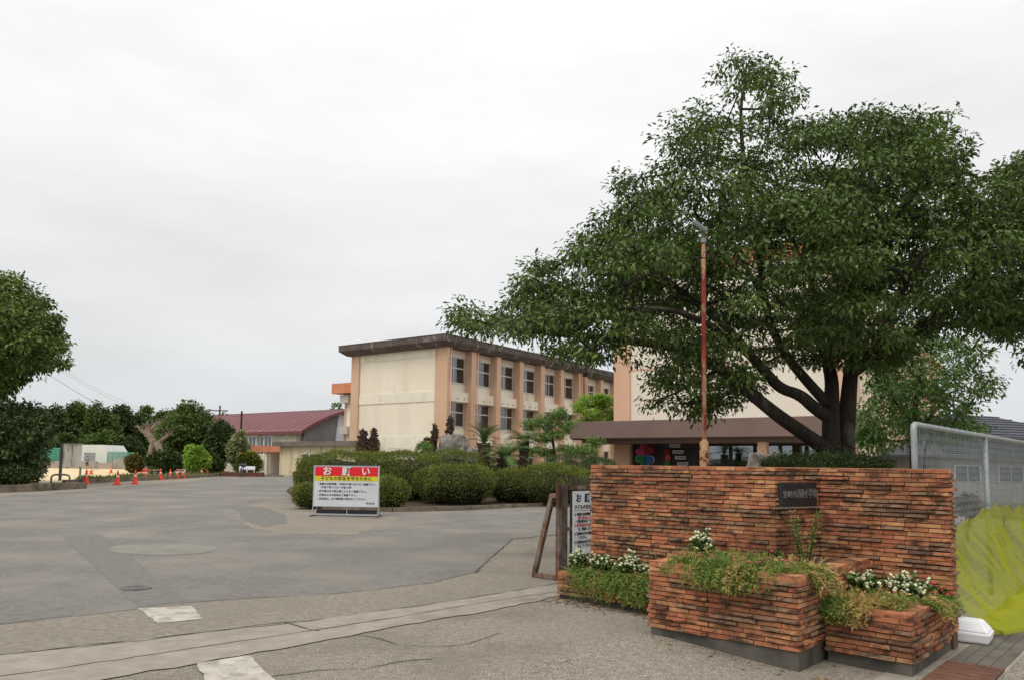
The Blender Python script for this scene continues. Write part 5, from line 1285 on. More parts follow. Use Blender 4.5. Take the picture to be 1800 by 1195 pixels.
# ------------------------------------------------------------------ chain-link fence
P1 = Vector((3.98, 7.6, 0)); fz = float(g(P1.x, P1.y))
fen = thing('wire_fence', 'galvanised chain link fence with pipe frame right of the brick wall', 'fence', (P1.x, P1.y, fz), math.atan2(.743, .669))   # local x along NV
FH = 1.94 - fz; FL = 13.2
MB().tube([(0, 0, -.2), (0, 0, FH-.05), (.012, 0, FH-.012), (.05, 0, FH), (FL, 0, FH)], .03, 12).build('end_post_and_rail', m_galv, fen, smooth=True)
for i in range(1, 5): MB().tube([(3.3*i, 0, -.2), (3.3*i, 0, FH-.02)], .034, 12).build('post', m_galv, fen, smooth=True); MB().lathe([(.04, 0), (.04, .03)], 12, (3.3*i, 0, FH*.56)).build('clamp', m_galv, fen)
MB().tube([(0, 0, .12), (FL, 0, .12)], .02, 8).build('bottom_rail', m_galv, fen)
def chain_link(L, H0, H1, pitch=.07, r=.0022):
    V, Fc = [], []; nz = int((H1-H0)/.042); i = 0; rr = np.array([[r, 0], [0, r], [-r, 0], [0, -r]])
    x = .03
    while x < L:
        ph = 0; k = np.arange(nz+1); xs = x + pitch*.5*((k + i) % 2); zs = H0 + (H1-H0)*k/nz
        ring = np.stack([xs[:, None] + rr[None, :, 0], np.broadcast_to(rr[None, :, 1] + (.002 if i % 2 else -.002), (nz+1, 4)), np.broadcast_to(zs[:, None], (nz+1, 4))], -1).reshape(-1, 3)
        b = sum(len(v) for v in V) if False else chain_link.c; chain_link.c += len(ring); V.append(ring)
        q = b + np.arange(nz)[:, None, None]*4 + np.array([[[j, (j+1) % 4, 4+(j+1) % 4, 4+j] for j in range(4)]]); Fc.append(q.reshape(-1, 4))
        x += pitch*.5; i += 1
    return np.concatenate(V), np.concatenate(Fc)
chain_link.c = 0
# neighbouring wires zigzag in opposite phase and touch at the bends: diamonds
V, Fc = chain_link(FL, .13, FH-.03)
o = bpy.data.objects.new('wire_mesh', np_mesh('wire_mesh', V, Fc, m_galv)); link(o, fen); o['kind'] = 'stuff'
# ------------------------------------------------------------------ yellow net hung on it
def net_material(nm, f0, f1):
    m_net = bpy.data.materials.new(nm); m_net.use_nodes = True; t_ = m_net.node_tree; t_.nodes.clear()
    o_ = N(t_, 'ShaderNodeOutputMaterial'); df = N(t_, 'ShaderNodeBsdfDiffuse'); tl = N(t_, 'ShaderNodeBsdfTranslucent'); tp = N(t_, 'ShaderNodeBsdfTransparent')
    df.inputs[0].default_value = C(184,188,66); tl.inputs[0].default_value = C(192,196,64); tp.inputs[0].default_value = (1, 1, .8, 1)
    a_ = N(t_, 'ShaderNodeMixShader'); a_.inputs[0].default_value = .4; b_ = N(t_, 'ShaderNodeMixShader')
    lw = N(t_, 'ShaderNodeLayerWeight'); lw.inputs[0].default_value = .5
    mr = N(t_, 'ShaderNodeMapRange'); mr.inputs['To Min'].default_value = f0; mr.inputs['To Max'].default_value = f1; t_.links.new(lw.outputs['Facing'], mr.inputs[0]); t_.links.new(mr.outputs[0], b_.inputs[0])
    t_.links.new(df.outputs[0], a_.inputs[1]); t_.links.new(tl.outputs[0], a_.inputs[2]); t_.links.new(a_.outputs[0], b_.inputs[1]); t_.links.new(tp.outputs[0], b_.inputs[2]); t_.links.new(b_.outputs[0], o_.inputs[0]); return m_net
m_net, m_heap = net_material('yellow_net', .80, .25), net_material('yellow_net_heap', .50, .15)
net = thing('yellow_net', 'translucent yellow net draped from the wire fence to the gutter', 'net', (P1.x, P1.y, fz), math.atan2(.743, .669))
def net_sheet(x0, x1, top, nx=150, nz=46, seed=0, out0=.04, out1=.62):
    vs, fs = [], []
    for i in range(nx+1):
        f = i/nx; x = x0 + (x1-x0)*f
        sc = abs(math.sin(f*math.pi*(x1-x0)/.85)); zt = top(x) - .05*(sc**.7)*1.2
        for j in range(nz+1):
            s = j/nz; ru = noise.noise(Vector((x*2.2 + s*1.3, s*1.1, seed)))*.11 + noise.noise(Vector((x*7 - s*5, s*1.2, seed+4)))*.06 + noise.noise(Vector((x*17 - s*9, s*1.5, seed+7)))*.025
            yy = -(out0 + (out1*(.75 + .5*noise.noise(Vector((x*.8, 7, seed)))))*s**2.2 + ru*min(1, s*3))
            z = zt*(1 - s**1.15) + .02 + .05*(s > .9)*noise.noise(Vector((x*4, s*9, 2)))**2
            xx = x + .16*s**1.5 + .04*noise.noise(Vector((x*5, s*3, 9)))
            p = frame_of(net) @ Vector((xx, yy, 0)); gl = float(g(p.x, p.y)) - fz
            vs.append((xx, yy, max(z*1.0 + gl*s, gl + .015)))
    for i in range(nx):
        for j in range(nz): a = i*(nz+1)+j; fs.append((a, a+1, a+nz+2, a+nz+1))
    return MB().add(vs, fs)
net_sheet(.25, 8.0, lambda x: .98 + .02*x + .10*max(0, math.sin((x-2)*1.1))).build('sheet', m_net, net, smooth=True)
mb = MB(); vs, fs = [], []; nx, ny = 70, 40      # the heap spilling over the gutter covers
for i in range(nx+1):
    for j in range(ny+1):
        u_, v_ = i/nx, j/ny; x = .55 + 3.8*u_; y = -.30 - (.30 + .62*u_**.7)*v_; e_ = math.sin(math.pi*min(1, v_*1.0))*math.sin(math.pi*min(1, u_*.9+.05))
        h = .05 + .30*e_*(.6 + .8*noise.noise(Vector((x*2.3, y*3, 1)))) * (.5 + u_) + .05*noise.noise(Vector((x*9, y*9, 5)))*e_
        p = frame_of(net) @ Vector((x, y, 0)); vs.append((x + .06*noise.noise(Vector((x*3, y*3, 8))), y, float(g(p.x, p.y)) - fz + max(.018, h*(1 if 0 < v_ < 1 else .25))))
for i in range(nx):
    for j in range(ny): a = i*(ny+1)+j; fs.append((a, a+1, a+ny+2, a+ny+1))
mb.add(vs, fs).build('heap', m_heap, net, smooth=True)
MB().tube([(.25 + 7.75*i/160, -.045, .98 + .02*(.25 + 7.75*i/160) + .10*max(0, math.sin((.25 + 7.75*i/160-2)*1.1)) + .02 - .06*abs(math.sin(i/160*math.pi*7.75/.85))**.7) for i in range(161)], .006, 5).build('hem_cord', mk('hem_cord', C(150,158,44)), net)
# ------------------------------------------------------------------ white foam box lid leaning by the planter
fb = gp(1687, 1124); fbz = float(g(fb.x, fb.y))
m_foam = mk('white_foam', C(238,238,240), C(230,230,234), rough=.75, scale=4, bump=.1, bscale=200)
bx = thing('foam_box', 'white foam box lying upside down beside the corner planter', 'box', (fb.x, fb.y, fbz + .01), math.radians(-38))
bm = MB(); bm.frustum((-.25, -.15), (.25, .15), 0, (-.27, -.165), (.27, .165), .10); bm.build('rim', m_foam, bx, bevel=.02)
bm = MB(); bm.frustum((-.262, -.155), (.262, .155), .1005, (-.19, -.085), (.19, .085), .20); bm.build('body', m_foam, bx, bevel=.02)
MB().box(-.06, .06, -.01, .012, .2005, .206).build('moulded_mark', m_foam, bx)
# ------------------------------------------------------------------ gutter covers along the road
gut = gp(1667, 1162); gu, gn = gut.x*.743 - gut.y*.669, gut.x*.669 + gut.y*.743
m_slab = mk('gutter_slab', C(120,114,104), C(98,94,86), rough=.95, scale=3, bump=.3, bscale=60, stain=C(80,76,70), sscale=2)
k = 0
for n0 in np.arange(gn + .02, gn + 9, .60):
    for j in range(4):
        u0 = gu + .005 + j*.098; c = UN(u0, n0); mb = MB(); gz_ = [float(g(*UN(u0 + a, n0 + b).xy)) for a, b in ((0, 0), (.092, 0), (.092, .594), (0, .594))]
        P4 = [UN(u0 + a, n0 + b) for a, b in ((0, 0), (.092, 0), (.092, .594), (0, .594))]
        mb.add([(p.x-c.x, p.y-c.y, -.03) for p in P4] + [(p.x-c.x, p.y-c.y, z - gz_[0] + .012) for p, z in zip(P4, gz_)], [(4,5,6,7), (0,1,5,4), (1,2,6,5), (2,3,7,6), (3,0,4,7)])
        o = mb.build('gutter_slab', m_slab, GROUND); o.location = (c.x, c.y, gz_[0]); k += 1
q = [UN(gu - .03, gn - 1.6), UN(gu + .42, gn - 1.6), UN(gu + .42, gn + 9), UN(gu - .03, gn + 9)]
sheet('gutter_channel', q, .003, mk('gutter_joint', C(170,164,150), C(140,134,122), scale=5, rough=1)); sheet('road_edge_concrete', [UN(gu - .28, gn - 1.6), UN(gu - .031, gn - 1.6), UN(gu - .031, gn + 9), UN(gu - .28, gn + 9)], .004, m_conc, jag=.01)
pp = UN(gu, gn - .62); o = thing('steel_cover_plate', 'rusty brown steel plate over the gutter at the bottom right', 'plate', (pp.x, pp.y, float(g(pp.x, pp.y))), ANG_UN)
MB().box(0, .41, -.5, .60, .008, .020).build('plate', m_rustplate, o)
for i in range(9): MB().box(.02, .39, -.45 + i*.12, -.43 + i*.12, .0201, .023).build('ridge', m_rustplate, o)
# ------------------------------------------------------------------ traffic cones
m_cone = mk('cone_red', C(236,84,60), C(226,72,52), rough=.55, scale=3); m_cream_band = mk('reflective_band', C(232,214,200), rough=.5)
cone_body = MB().lathe([(.145, .03), (.13, .06), (.035, .64), (.03, .70), (.012, .702)], 20).mesh('body', m_cone, True)
cone_base = MB().box(-.19, .19, -.19, .19, 0, .03).mesh('base', m_cone)
cone_band = MB().lathe([(.0815, .36), (.0665, .46)], 20).mesh('band', m_cream_band, True)
cones = [(151, 849.5, 1, 'orange cone at the end of the low kerb wall'), (206, 851.5, 1, 'nearest orange cone standing alone on the drive'), (237, 850, 1, 'orange cone between the lone cone and the lopped trunk'),
         (160, 833, .9, 'orange cone behind the one at the kerb wall end'), (195, 831, .9, 'orange cone behind the lone cone by the sand'), (256.5, 840.5, 1, 'orange cone on the kerb left of the lopped trunk'), (282, 840, 1, 'first orange cone right of the lopped trunk'), (299, 839, .95, 'second orange cone right of the lopped trunk'),
         (311, 838.5, .95, 'third orange cone right of the lopped trunk'), (322, 838, .95, 'fourth orange cone right of the lopped trunk'), (292, 827, .8, 'far orange cone beneath the wide dark tree'), (301, 829, .8, 'far orange cone just behind the second cone right of the trunk'), (354, 836.5, .9, 'left of the paired orange cones joined by a bar'), (364, 836, .9, 'right of the paired orange cones joined by a bar'), (227, 828, .8, 'far orange cone near the crouching person'), (246, 829, .8, 'far orange cone half behind the red cloth')]
for i, (px, py, s_, lab) in enumerate(cones):
    p = gp(px, py); t = thing('traffic_cone', lab, 'traffic cone', (p.x, p.y, float(g(p.x, p.y)) + (.004 if i not in (5, 6, 7, 8, 9) else .30)), .3*i, 'traffic cones by the yard')
    if i in (5, 6, 7, 8, 9): t.location.x *= .93; t.location.y *= .93; t.location.z = float(g(t.location.x, t.location.y)) + .004
    t.scale = (s_,)*3
    for nm, me in (('body', cone_body), ('base', cone_base), ('band', cone_band)): link(bpy.data.objects.new(nm, me), t)
def bar_between(i, j, lab):
    p, q = [o for o in bpy.data.objects if o.get('label') == cones[i][3]][0], [o for o in bpy.data.objects if o.get('label') == cones[j][3]][0]
    o = MB().tube([p.location + Vector((0, 0, .60)), q.location + Vector((0, 0, .60))], .017, 6).build('cone_bar', mk('bar_yellow', C(206,186,110)), None); tag(o, lab, 'bar', 'bars between the cones')
bar_between(12, 13, 'pale bar joining the paired cones'); bar_between(0, 4, 'bar from the kerb wall cone to the cone by the sand'); bar_between(5, 6, 'bar passing before the lopped trunk between two cones'); bar_between(8, 9, 'bar between the third and fourth cones')
low_wall('left_kerb_wall', (-250, -60, 60, 155), (25.5, 28.0, 30.5, 33.5), .30, .3, m_kerb, 'low mossy concrete kerb wall under the dark left shrub')
low_wall('yard_kerb', (118, 180, 262, 330, 410), (37.5, 40.5, 46, 52, 64), .22, .2, m_kerb)
# rough grass behind that kerb
P = np.array([gx(RNG.uniform(150, 400), 1)[:] for _ in range(1)])
pts = []
for _ in range(5200):
    px = RNG.uniform(140, 400); d0_ = np.interp(px, [118, 180, 262, 330, 410], [37.5, 40.5, 46, 52, 64]); d = d0_ + RNG.uniform(.2, 7); q = gx(px, d)
    if noise.noise(Vector((q.x*.35, q.y*.35, 0))) > -.12: pts.append(q[:])
P = np.array(pts); A = RNG.normal(size=P.shape)*.6 + np.array([0, 0, .9]); L = .12 + .32*RNG.random(len(P)); V, Fc = leaf_arrays(P, A, RNG.normal(size=P.shape), L, L*.4)
o = bpy.data.objects.new('rough_grass', np_mesh('rough_grass', V, Fc, leafmat('rough_grass', C(104,102,58), C(128,132,70)), np.repeat(RNG.random(len(P)), 2))); link(o); o['kind'] = 'stuff'; tag(o, 'rough dry grass around the cones', 'grass')
# red cloth heap by the cones
p = gp(240, 829); bm = bmesh.new(); bmesh.ops.create_icosphere(bm, subdivisions=3, radius=1)
for v in bm.verts: c = v.co; v.co = Vector((c.x*.75, c.y*.4, max(0, c.z + .1)*.55))*(1 + .35*noise.noise(c*2.2))
me = bpy.data.meshes.new('red_cloth'); bm.to_mesh(me); bm.free(); me.materials.append(mk('red_cloth', C(228,54,44), rough=.8)); o = bpy.data.objects.new('red_cloth', me); link(o); o.location = (p.x, p.y, float(g(p.x, p.y))); tag(o, 'bright red crumpled sheet lying among the far cones', 'cloth')
# ------------------------------------------------------------------ blank notice board, hoop barrier, post
nb2 = gx(126, 43); t = thing('blank_notice_board', 'weathered blank grey notice board on two posts by the sand', 'notice board', nb2, math.radians(6))
m_board = mk('weathered_board', C(236,234,226), C(216,214,206), rough=.8, scale=1.4, stain=C(140,138,132), sscale=2.5, sstretch=(1,1,.3))
zt_, zb_ = top_z(126, 780, 43) - nb2.z, top_z(126, 819, 43) - nb2.z
MB().box(-.50, .50, -.02, .02, zb_, zt_).build('panel', m_board, t); MB().box(-.01, .01, -.026, -.0201, zb_, zt_).build('seam', m_conc_dark, t)
MB().box(-.63, -.51, -.06, .06, 0, zt_+.02).build('post', mk('dark_post', C(84,84,88), rough=.7), t); MB().box(.44, .52, -.05, .05, 0, zb_).build('post', m_galv, t); MB().box(-.50, .52, -.05, .05, zt_, zt_+.05).build('cap', m_galv, t)
hb = gx(108, 35); o = MB().tube([(-.38, 0, 0), (-.38, 0, .42), (-.33, 0, .5), (-.2, 0, .54), (.2, 0, .54), (.33, 0, .5), (.38, 0, .42), (.38, 0, 0)], .04, 10).build('hoop_barrier', mk('hoop', C(112,112,112), rough=.6), None, smooth=True); o.location = hb; o.rotation_euler = (0, 0, .2); tag(o, 'grey steel hoop barrier below the blank notice board', 'barrier')
# ------------------------------------------------------------------ pool: white shed, green fence, concrete wall
m_green = mk('green_mesh_paint', C(96,176,150), C(82,160,136), rough=.6, scale=2); m_pw = mk('pool_wall', C(168,160,150), C(146,140,130), rough=.9, scale=1, stain=C(112,108,100), sscale=1.4, sstretch=(1,1,.15))
sh0 = gx(165, 97); sd_ = thing('pool_shed', 'white shed with sloping roof end and grey shutter behind the sand', 'shed', sh0, math.radians(-8)); k = 97/F
zt_ = top_z(165, 781, 97) - sh0.z
w_ = MB(); w_.prism([(-1.8, 0), (1.75, 0), (1.75, zt_-.8), (1.15, zt_), (-1.8, zt_)], 0, 4, 'y'); w_.build('wall', mk('shed_white', C(216,220,212), C(204,208,200), scale=.8), sd_); MB().box(-1.4, .1, -.04, -.001, .1, zt_-1.1).build('shutter', m_galv, sd_); MB().box(-1.45, .15, -.07, -.0011, zt_-1.1, zt_-1.0).build('shutter_hood', m_galv, sd_)
pw = thing('pool_wall', 'long grey streaked concrete wall of the pool behind the sand', 'wall', gx(150, 95), math.radians(-4)); Lz = top_z(150, 810, 95) - gx(150, 95).z
MB().box(-7, 1.5, 0, .2, 0, Lz).build('panel', m_pw, pw); MB().box(1.501, 3.6, -.2, .2, 0, Lz*.82).build('panel', m_pw, pw); MB().box(3.601, 5.3, -.1, .2, 0, Lz*1.35).build('panel', m_pw, pw)
for (px0, px1, ty, lab) in ((68, 108, 787, 'green mesh pool fence left of the blank notice board'), (188, 235, 795, 'green mesh pool fence right of the white shed')):
    a, b_ = gx(px0, 96), gx(px1, 96); t = thing('pool_fence', lab, 'fence', a, math.atan2((b_-a).y, (b_-a).x), 'green pool fences'); L = (b_-a).length; zt_ = top_z(px0, ty, 96) - a.z
    MB().tube([(0, 0, zt_), (L, 0, zt_)], .06, 6).build('rail', m_green, t)
    for i in range(6): MB().tube([(L*i/5, 0, 0), (L*i/5, 0, zt_)], .05, 6).build('post', m_green, t)
    V, Fc = [], []; mb = MB()
    for i in range(int(L/.16)): mb.box(i*.16, i*.16+.03, -.012, .012, zt_*.45, zt_)
    for i in range(8): mb.box(0, L, -.013, .013, zt_*(.45 + .065*i), zt_*(.45 + .065*i) + .025)
    o = mb.build('mesh_wires', m_green, t); o['kind'] = 'stuff'
o = MB().box(-2.6, 2.6, 0, .08, 0, top_z(90, 787, 98)-.25).build('green_screen', mk('green_screen', C(64,128,104), C(52,112,92), scale=2, rough=.8), None); o.location = gx(86, 98); tag(o, 'dark green screen panel behind the pool fence at the left', 'screen')
# ------------------------------------------------------------------ people
def person(px, py, h, label, mats, pose='stand', face=0.0):
    p = gp(px, py); t = thing('person', label, 'person', (p.x, p.y, float(g(p.x, p.y)) + .004), face); s_ = h/1.7
    if pose == 'stand':
        J = {'pel': (0, 0, .92), 'sp': (0, 0, 1.12), 'ch': (0, -.01, 1.34), 'nk': (0, 0, 1.47), 'hd': (0, -.01, 1.60), 'top': (0, 0, 1.69),
             'sl': (-.17, 0, 1.40), 'el': (-.23, .02, 1.12), 'wl': (-.20, -.10, .92), 'fl': (-.19, -.13, .84), 'sr': (.17, 0, 1.40), 'er': (.22, .03, 1.14), 'wr': (.14, -.14, 1.02), 'fr': (.10, -.17, .98),
             'hl': (-.09, 0, .86), 'kl': (-.10, -.02, .48), 'al': (-.10, .02, .09), 'tl': (-.11, -.13, .04), 'hr': (.09, 0, .86), 'kr': (.11, -.03, .48), 'ar': (.11, .02, .09), 'tr': (.12, -.13, .04)}
    else:
        J = {'pel': (0, .05, .34), 'sp': (0, .02, .52), 'ch': (0, -.10, .74), 'nk': (0, -.14, .86), 'hd': (0, -.18, .98), 'top': (0, -.18, 1.07),
             'sl': (-.17, -.10, .80), 'el': (-.22, -.24, .58), 'wl': (-.16, -.42, .46), 'fl': (-.13, -.48, .42), 'sr': (.17, -.10, .80), 'er': (.22, -.24, .58), 'wr': (.14, -.42, .42), 'fr': (.11, -.48, .38),
             'hl': (-.10, .02, .32), 'kl': (-.15, -.38, .46), 'al': (-.13, -.12, .09), 'tl': (-.14, -.28, .04), 'hr': (.10, .02, .32), 'kr': (.15, -.38, .46), 'ar': (.13, -.12, .09), 'tr': (.14, -.28, .04)}
    E = [('pel','sp'),('sp','ch'),('ch','nk'),('nk','hd'),('hd','top'),('ch','sl'),('sl','el'),('el','wl'),('wl','fl'),('ch','sr'),('sr','er'),('er','wr'),('wr','fr'),('pel','hl'),('hl','kl'),('kl','al'),('al','tl'),('pel','hr'),('hr','kr'),('kr','ar'),('ar','tr')]
    R = {'pel': .14, 'sp': .125, 'ch': .14, 'nk': .055, 'hd': .092, 'top': .07, 's': .065, 'e': .045, 'w': .033, 'f': .032, 'h': .09, 'k': .06, 'a': .042, 't': .035}
    ks = list(J); me = bpy.data.meshes.new('body'); me.from_pydata([tuple(c*s_ for c in J[k_]) for k_ in ks], [(ks.index(a), ks.index(b)) for a, b in E], [])
    o = bpy.data.objects.new('body', me); COL.objects.link(o); sk = o.modifiers.new('skin', 'SKIN'); 
    for i, k_ in enumerate(ks):
        r_ = R.get(k_, R.get(k_[0], .05))*s_; me.skin_vertices[0].data[i].radius = (r_, r_); me.skin_vertices[0].data[i].use_root = (k_ == 'pel')
    o.modifiers.new('sub', 'SUBSURF').levels = 2
    dg = bpy.context.evaluated_depsgraph_get(); m2 = bpy.data.meshes.new_from_object(o.evaluated_get(dg)); COL.objects.unlink(o); bpy.data.objects.remove(o)
    m2.name = 'body'; m2.materials.clear()
    for m_ in mats: m2.materials.append(m_)
    for pl_ in m2.polygons:
        c = pl_.center/s_; z = c.z; top = J['nk'][2]; pe = J['pel'][2]
        skin_arm = abs(c.x) > .19 and z < J['el'][2] and z > J['wl'][2] - .2 and pose == 'stand'
        pl_.material_index = 0 if z > top - .01 else (0 if skin_arm else (1 if z > pe - .02 else (2 if z > J['kl'][2] - .02 else (0 if z > .10 else 3))))
        pl_.use_smooth = True
    link(bpy.data.objects.new('body', m2), t)
    hv = Vector(J['hd'])*s_; hm = MB(); hm.lathe([(.001, .13*s_), (.05*s_, .125*s_), (.092*s_, .085*s_), (.104*s_, .03*s_), (.100*s_, -.01*s_)], 14, (hv.x, hv.y + .012*s_, hv.z)); hm.build('hair', mats[4], t, smooth=True)
    return t
m_skin = mk('skin', C(204,160,132), rough=.6); m_hair = mk('black_hair', C(32,28,28), rough=.6)
person(152.5, 824.5, 1.5, 'standing person in grey top and dark shorts on the sand', [m_skin, mk('grey_shirt', C(120,122,132)), mk('dark_shorts', C(34,34,42)), mk('shoe', C(60,44,44)), m_hair], face=.3)
person(232, 827, 1.5, 'crouching person in dark top and white trousers near the far cones', [m_skin, mk('dark_top', C(34,34,38)), mk('white_trousers', C(226,226,222)), mk('shoe', C(60,44,44)), m_hair], pose='crouch', face=-.5)
# ------------------------------------------------------------------ benches, bicycle, brick edging by the gym
for px, lab in ((428, 'white garden bench on the left beside the bicycle'), (441, 'white garden bench on the right beside the bicycle')):
    b = gx(px, 62); t = thing('garden_bench', lab, 'bench', b, .25, 'white garden benches'); 
    for i in range(3): MB().box(-.33, .33, -.18 + i*.125, -.07 + i*.125, .50, .54).build('slat', m_white, t)
    for x in (-.28, .24): MB().box(x, x+.05, -.16, .16, 0, .499).build('leg', m_white, t)
    MB().box(-.33, .33, .17, .21, .56, .80).build('backrest', m_white, t)
for (px, d, wd, lab) in ((425, 60, 1.7, 'low brown brick edging behind the bicycle'), (530, 62, .7, 'short brown brick edging left of the hedge end')):
    b = gx(px, d); o = MB().box(-wd, wd, 0, .3, 0, .34).build('brick_edging', mk('brown_brick', C(112,72,60), C(92,58,50), scale=6), None); o.location = b; tag(o, lab, 'edging')
b = gx(426, 58); bk = thing('bicycle', 'dark bicycle seen end on in front of the white benches', 'bicycle', b, math.radians(100))
m_tyre = mk('tyre', C(40,40,42), rough=.8); m_frame = mk('bike_frame', C(90,96,108), rough=.4, metal=.4)
for x in (-.52, .52):
    w_ = MB().tube([(x + .32*math.cos(2*math.pi*i/28), 0, .34 + .32*math.sin(2*math.pi*i/28)) for i in range(29)], .022, 6, caps=False).build('wheel', m_tyre, bk, smooth=True)
    for i in range(8): MB().tube([(x, 0, .34), (x + .31*math.cos(i*.785), 0, .34 + .31*math.sin(i*.785))], .004, 4).build('spoke', m_galv, w_)
fr = MB(); 
for p_, q_ in (((-.52, 0, .34), (-.1, 0, .32)), ((-.1, 0, .32), (-.25, 0, .85)), ((-.52, 0, .34), (-.22, 0, .75)), ((-.22, 0, .72), (.38, 0, .80)), ((-.1, 0, .32), (.40, 0, .70)), ((.52, 0, .34), (.38, 0, .92))): fr.tube([p_, q_], .02, 6)
fr.build('frame', m_frame, bk); MB().box(-.36, -.12, -.07, .07, .86, .92).build('saddle', m_tyre, bk, bevel=.02); MB().tube([(.30, -.28, .98), (.36, -.1, .99), (.38, 0, .95), (.36, .1, .99), (.30, .28, .98)], .015, 6).build('handlebar', m_galv, bk); bm = MB(); bm.frustum((.45, -.13), (.68, .13), .72, (.42, -.17), (.74, .17), .96); bm.build('basket', m_frame, bk)
# ------------------------------------------------------------------ utility poles and wires
m_wood = mk('dark_pole', C(70,58,54), C(56,46,44), rough=.9, scale=4)
def upole(px, top, d, label, arm=0.0, r=.13):
    b = gx(px, d); t = thing('utility_pole', label, 'utility pole', b); h = top_z(px, top, d) - b.z
    MB().tube([(0, 0, -.5), (0, 0, h)], [r, r*.8], 10).build('pole', m_wood, t)
    if arm: 
        MB().box(-arm, arm, -.06, .06, h - .75, h - .62).build('cross_arm', m_wood, t); MB().tube([(0, 0, h - 1.9), (arm*.75, 0, h-.75)], .04, 5).build('brace', m_wood, t)
        for x in (-.9, -.4, .5, .9): MB().lathe([(.05, 0), (.06, .1), (.03, .14)], 8, (arm*x, 0, h-.62)).build('insulator', m_paper, t)
        MB().box(-arm-.5, -arm-.1, -.1, .1, h-.6, h-.45).build('street_light', m_galv, t)
    return t, b, h
upole(382, 712, 100, 'dark utility pole with cross arm left of the red gym roof', arm=1.05)
upole(421, 722, 72, 'slim dark pole without arm in front of the red gym roof', r=.11)
for i, (a, b_, lab) in enumerate((((60, 640, 120), (330, 770, 150), 'thickest overhead wire crossing the sky at the left'), ((40, 610, 120), (345, 755, 150), 'middle overhead wire crossing the sky at the left'), ((95, 640, 120), (360, 745, 150), 'right overhead wire crossing the sky at the left'))):
    p, q = at_d(*a), at_d(*b_); P = [p.lerp(q, k/24) - Vector((0, 0, 1.6*4*(k/24)*(1-k/24))) for k in range(25)]
    o = MB().tube(P, .028 if i == 0 else .014, 5).build('overhead_wire', m_wood, None); tag(o, lab, 'wire', 'overhead wires')
low_wall('yard_edge', (330, 420, 500), (62, 61, 62), .12, .2, m_kerb)
# ------------------------------------------------------------------ houses and lot beyond the fence
m_tile = mk('dark_roof_tile', C(86,88,96), C(70,72,80), rough=.7, scale=1.5, bump=.3, bscale=5); m_beige = mk('house_render', C(206,194,170), C(192,180,156), rough=.9, scale=.6); m_greyw = mk('block_wall', C(150,150,146), C(132,132,128), rough=.95, scale=1.2)
def house(px, d, w_, dp, eave, ridge, label, rot, wall=m_beige, over=.5):
    b = gx(px, d); t = thing('house', label, 'house', b, rot, 'houses beyond the fence')
    MB().box(-w_/2, w_/2, 0, dp, 0, eave).build('wall', wall, t)
    rf = MB(); x, y0, y1 = w_/2 + over, -over, dp + over
    rf.add([(-x, y0, eave), (x, y0, eave), (x, y1, eave), (-x, y1, eave), (-x+dp*.45, dp/2, ridge), (x-dp*.45, dp/2, ridge), (-x, y0, eave-.15), (x, y0, eave-.15), (x, y1, eave-.15), (-x, y1, eave-.15)], [(0,1,5,4), (1,2,5), (2,3,4,5), (3,0,4), (6,7,1,0), (7,8,2,1), (8,9,3,2), (9,6,0,3), (9,8,7,6)])
    ro = rf.build('roof', m_tile, t)
    for i in range(8):
        f = (i+.5)/8; MB().tube([(-x + (dp*.45)*f, y0 + (dp/2+over)*f - .02, eave + (ridge-eave)*f + .03), (x - (dp*.45)*f, y0 + (dp/2+over)*f - .02, eave + (ridge-eave)*f + .03)], .03, 4).build('tile_course', m_tile, ro)
    for i in range(3):
        xx = -w_/2 + w_*(i+.5)/3; wn = MB().box(xx-.8, xx+.8, -.05, -.001, eave*.35, eave*.75).build('window', m_sash, t)
        MB().box(xx-.72, xx-.03, -.07, -.0505, eave*.37, eave*.73).build('pane', MATS['dusky_glass'], wn); MB().box(xx+.03, xx+.72, -.07, -.0505, eave*.37, eave*.73).build('pane', MATS['dusky_glass'], wn)
    return t
house(1805, 48, 11, 8, 3.3, 4.9, 'house with broad dark hipped roof at the right edge beyond the fence', .35)
house(1775, 37, 8, 5, 1.95, 2.75, 'low outbuilding with grey roof in front of the hipped house', .3, wall=m_greyw)
house(1690, 46, 6, 5, 2.5, 3.4, 'tan house behind the left panel of the wire fence', .5, wall=mk('tan_render', C(206,176,140), C(190,158,124), scale=1))
sheet('gravel_lot', [UN(-4.5, 8.3), UN(-1.5, 8.3), UN(-1.5, 14), UN(6, 60), UN(-20, 60), UN(-9, 30)], .006, mk('lot_gravel', C(176,170,158), C(152,146,134), rough=1, scale=1.2, bump=.5, bscale=60, speck=C(110,106,98), speck_scale=40))
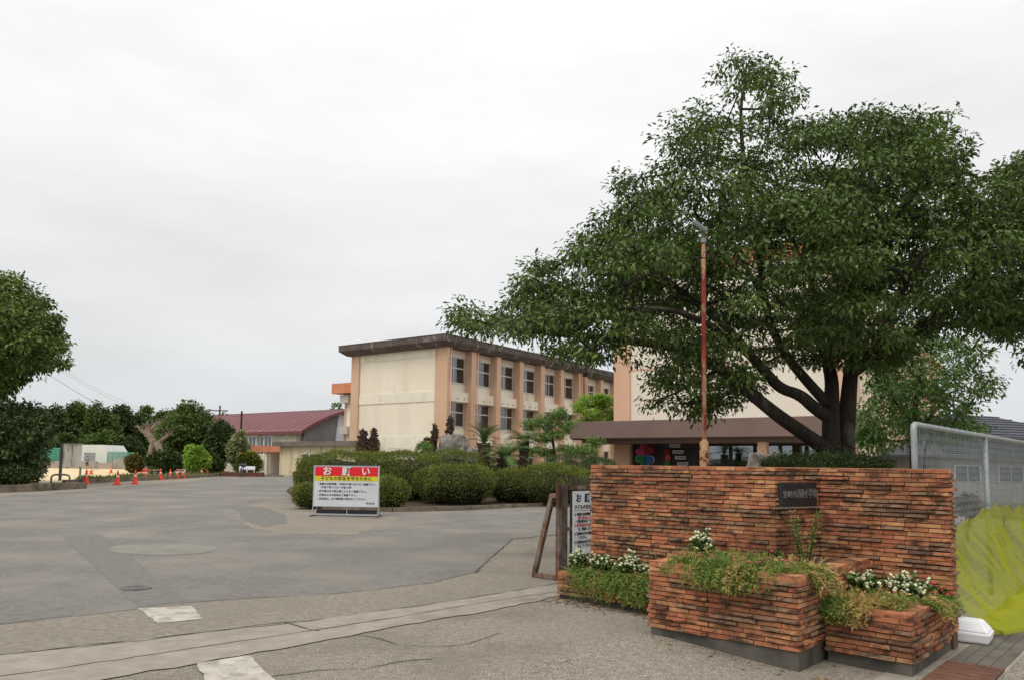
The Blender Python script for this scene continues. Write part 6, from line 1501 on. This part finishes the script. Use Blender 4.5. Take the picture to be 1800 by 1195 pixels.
for i, (px0, d0, px1, d1, h, lab) in enumerate(((1640, 33, 1900, 30, .75, 'grey block wall across the lot behind the fence'), (1655, 24, 1840, 21, .5, 'low concrete kerb wall across the gravel lot'))):
    a, b_ = gx(px0, d0), gx(px1, d1); t = thing('block_wall', lab, 'wall', a, math.atan2((b_-a).y, (b_-a).x)); L = (b_-a).length; n = int(L/.8)
    for r_ in range(2 if i else 3):
        for j in range(n): MB().box(j*.8 + .004 + (.4 if r_ % 2 else 0), j*.8 + .796 + (.4 if r_ % 2 else 0), 0, .15, h/(2 if i else 3)*r_ + .002, h/(2 if i else 3)*(r_+1) - .004).build('block', m_greyw, t)
a = gx(1640, 17); b_ = gx(1830, 14.5); o = MB().tube([a + Vector((0, 0, .62)), b_ + Vector((0, 0, .62))], .03, 8)
for f in (0, .33, .66, 1): q = a.lerp(b_, f); o.tube([q, q + Vector((0, 0, .62))], .03, 8)
o = o.build('pipe_rail', mk('dark_pipe', C(86,84,78), rough=.7), None); tag(o, 'dark pipe rail behind the wire fence', 'rail')
round_tree('garden_shrub', 'reddish garden shrub behind the wire fence panel', 1700, 20, 868, 905, 16, leafmat('reddish_leaf', C(112,74,62), C(140,110,84)), 150, n=40, per=14, cat='shrub', lsz=.06)
round_tree('garden_shrub', 'green garden shrub before the tan house', 1678, 40, 783, 822, 16, m_azalea, 151, n=60, per=26, cat='shrub')
# fallen leaves along the planter foot
r = random.Random(77); P = []; 
for _ in range(260):
    u_ = r.uniform(-5.5, -3.8); P.append(UN(u_, 6.92 - abs(r.gauss(0, .16)) - .02))
for _ in range(60): P.append(UN(r.uniform(-3.8, -1.5), 6.05 - abs(r.gauss(0, .12)) if r.random() < .6 else 6.5))
P = np.array([(p.x, p.y, float(g(p.x, p.y)) + .006) for p in P]); A = RNG.normal(size=P.shape)*np.array([1, 1, .15]); L = .02 + .04*RNG.random(len(P)); V, Fc = leaf_arrays(P, A, np.tile([0, 0, 1.0], (len(P), 1)) + RNG.normal(size=P.shape)*.25, L, L*.6, droop=.02)
o = bpy.data.objects.new('leaf_litter', np_mesh('leaf_litter', V, Fc, mk('dry_leaf', C(120,92,62), C(160,128,84), tint=True), np.repeat(RNG.random(len(P)), 2))); link(o); o['kind'] = 'stuff'; tag(o, 'dry leaf litter along the foot of the planters', 'leaf litter')
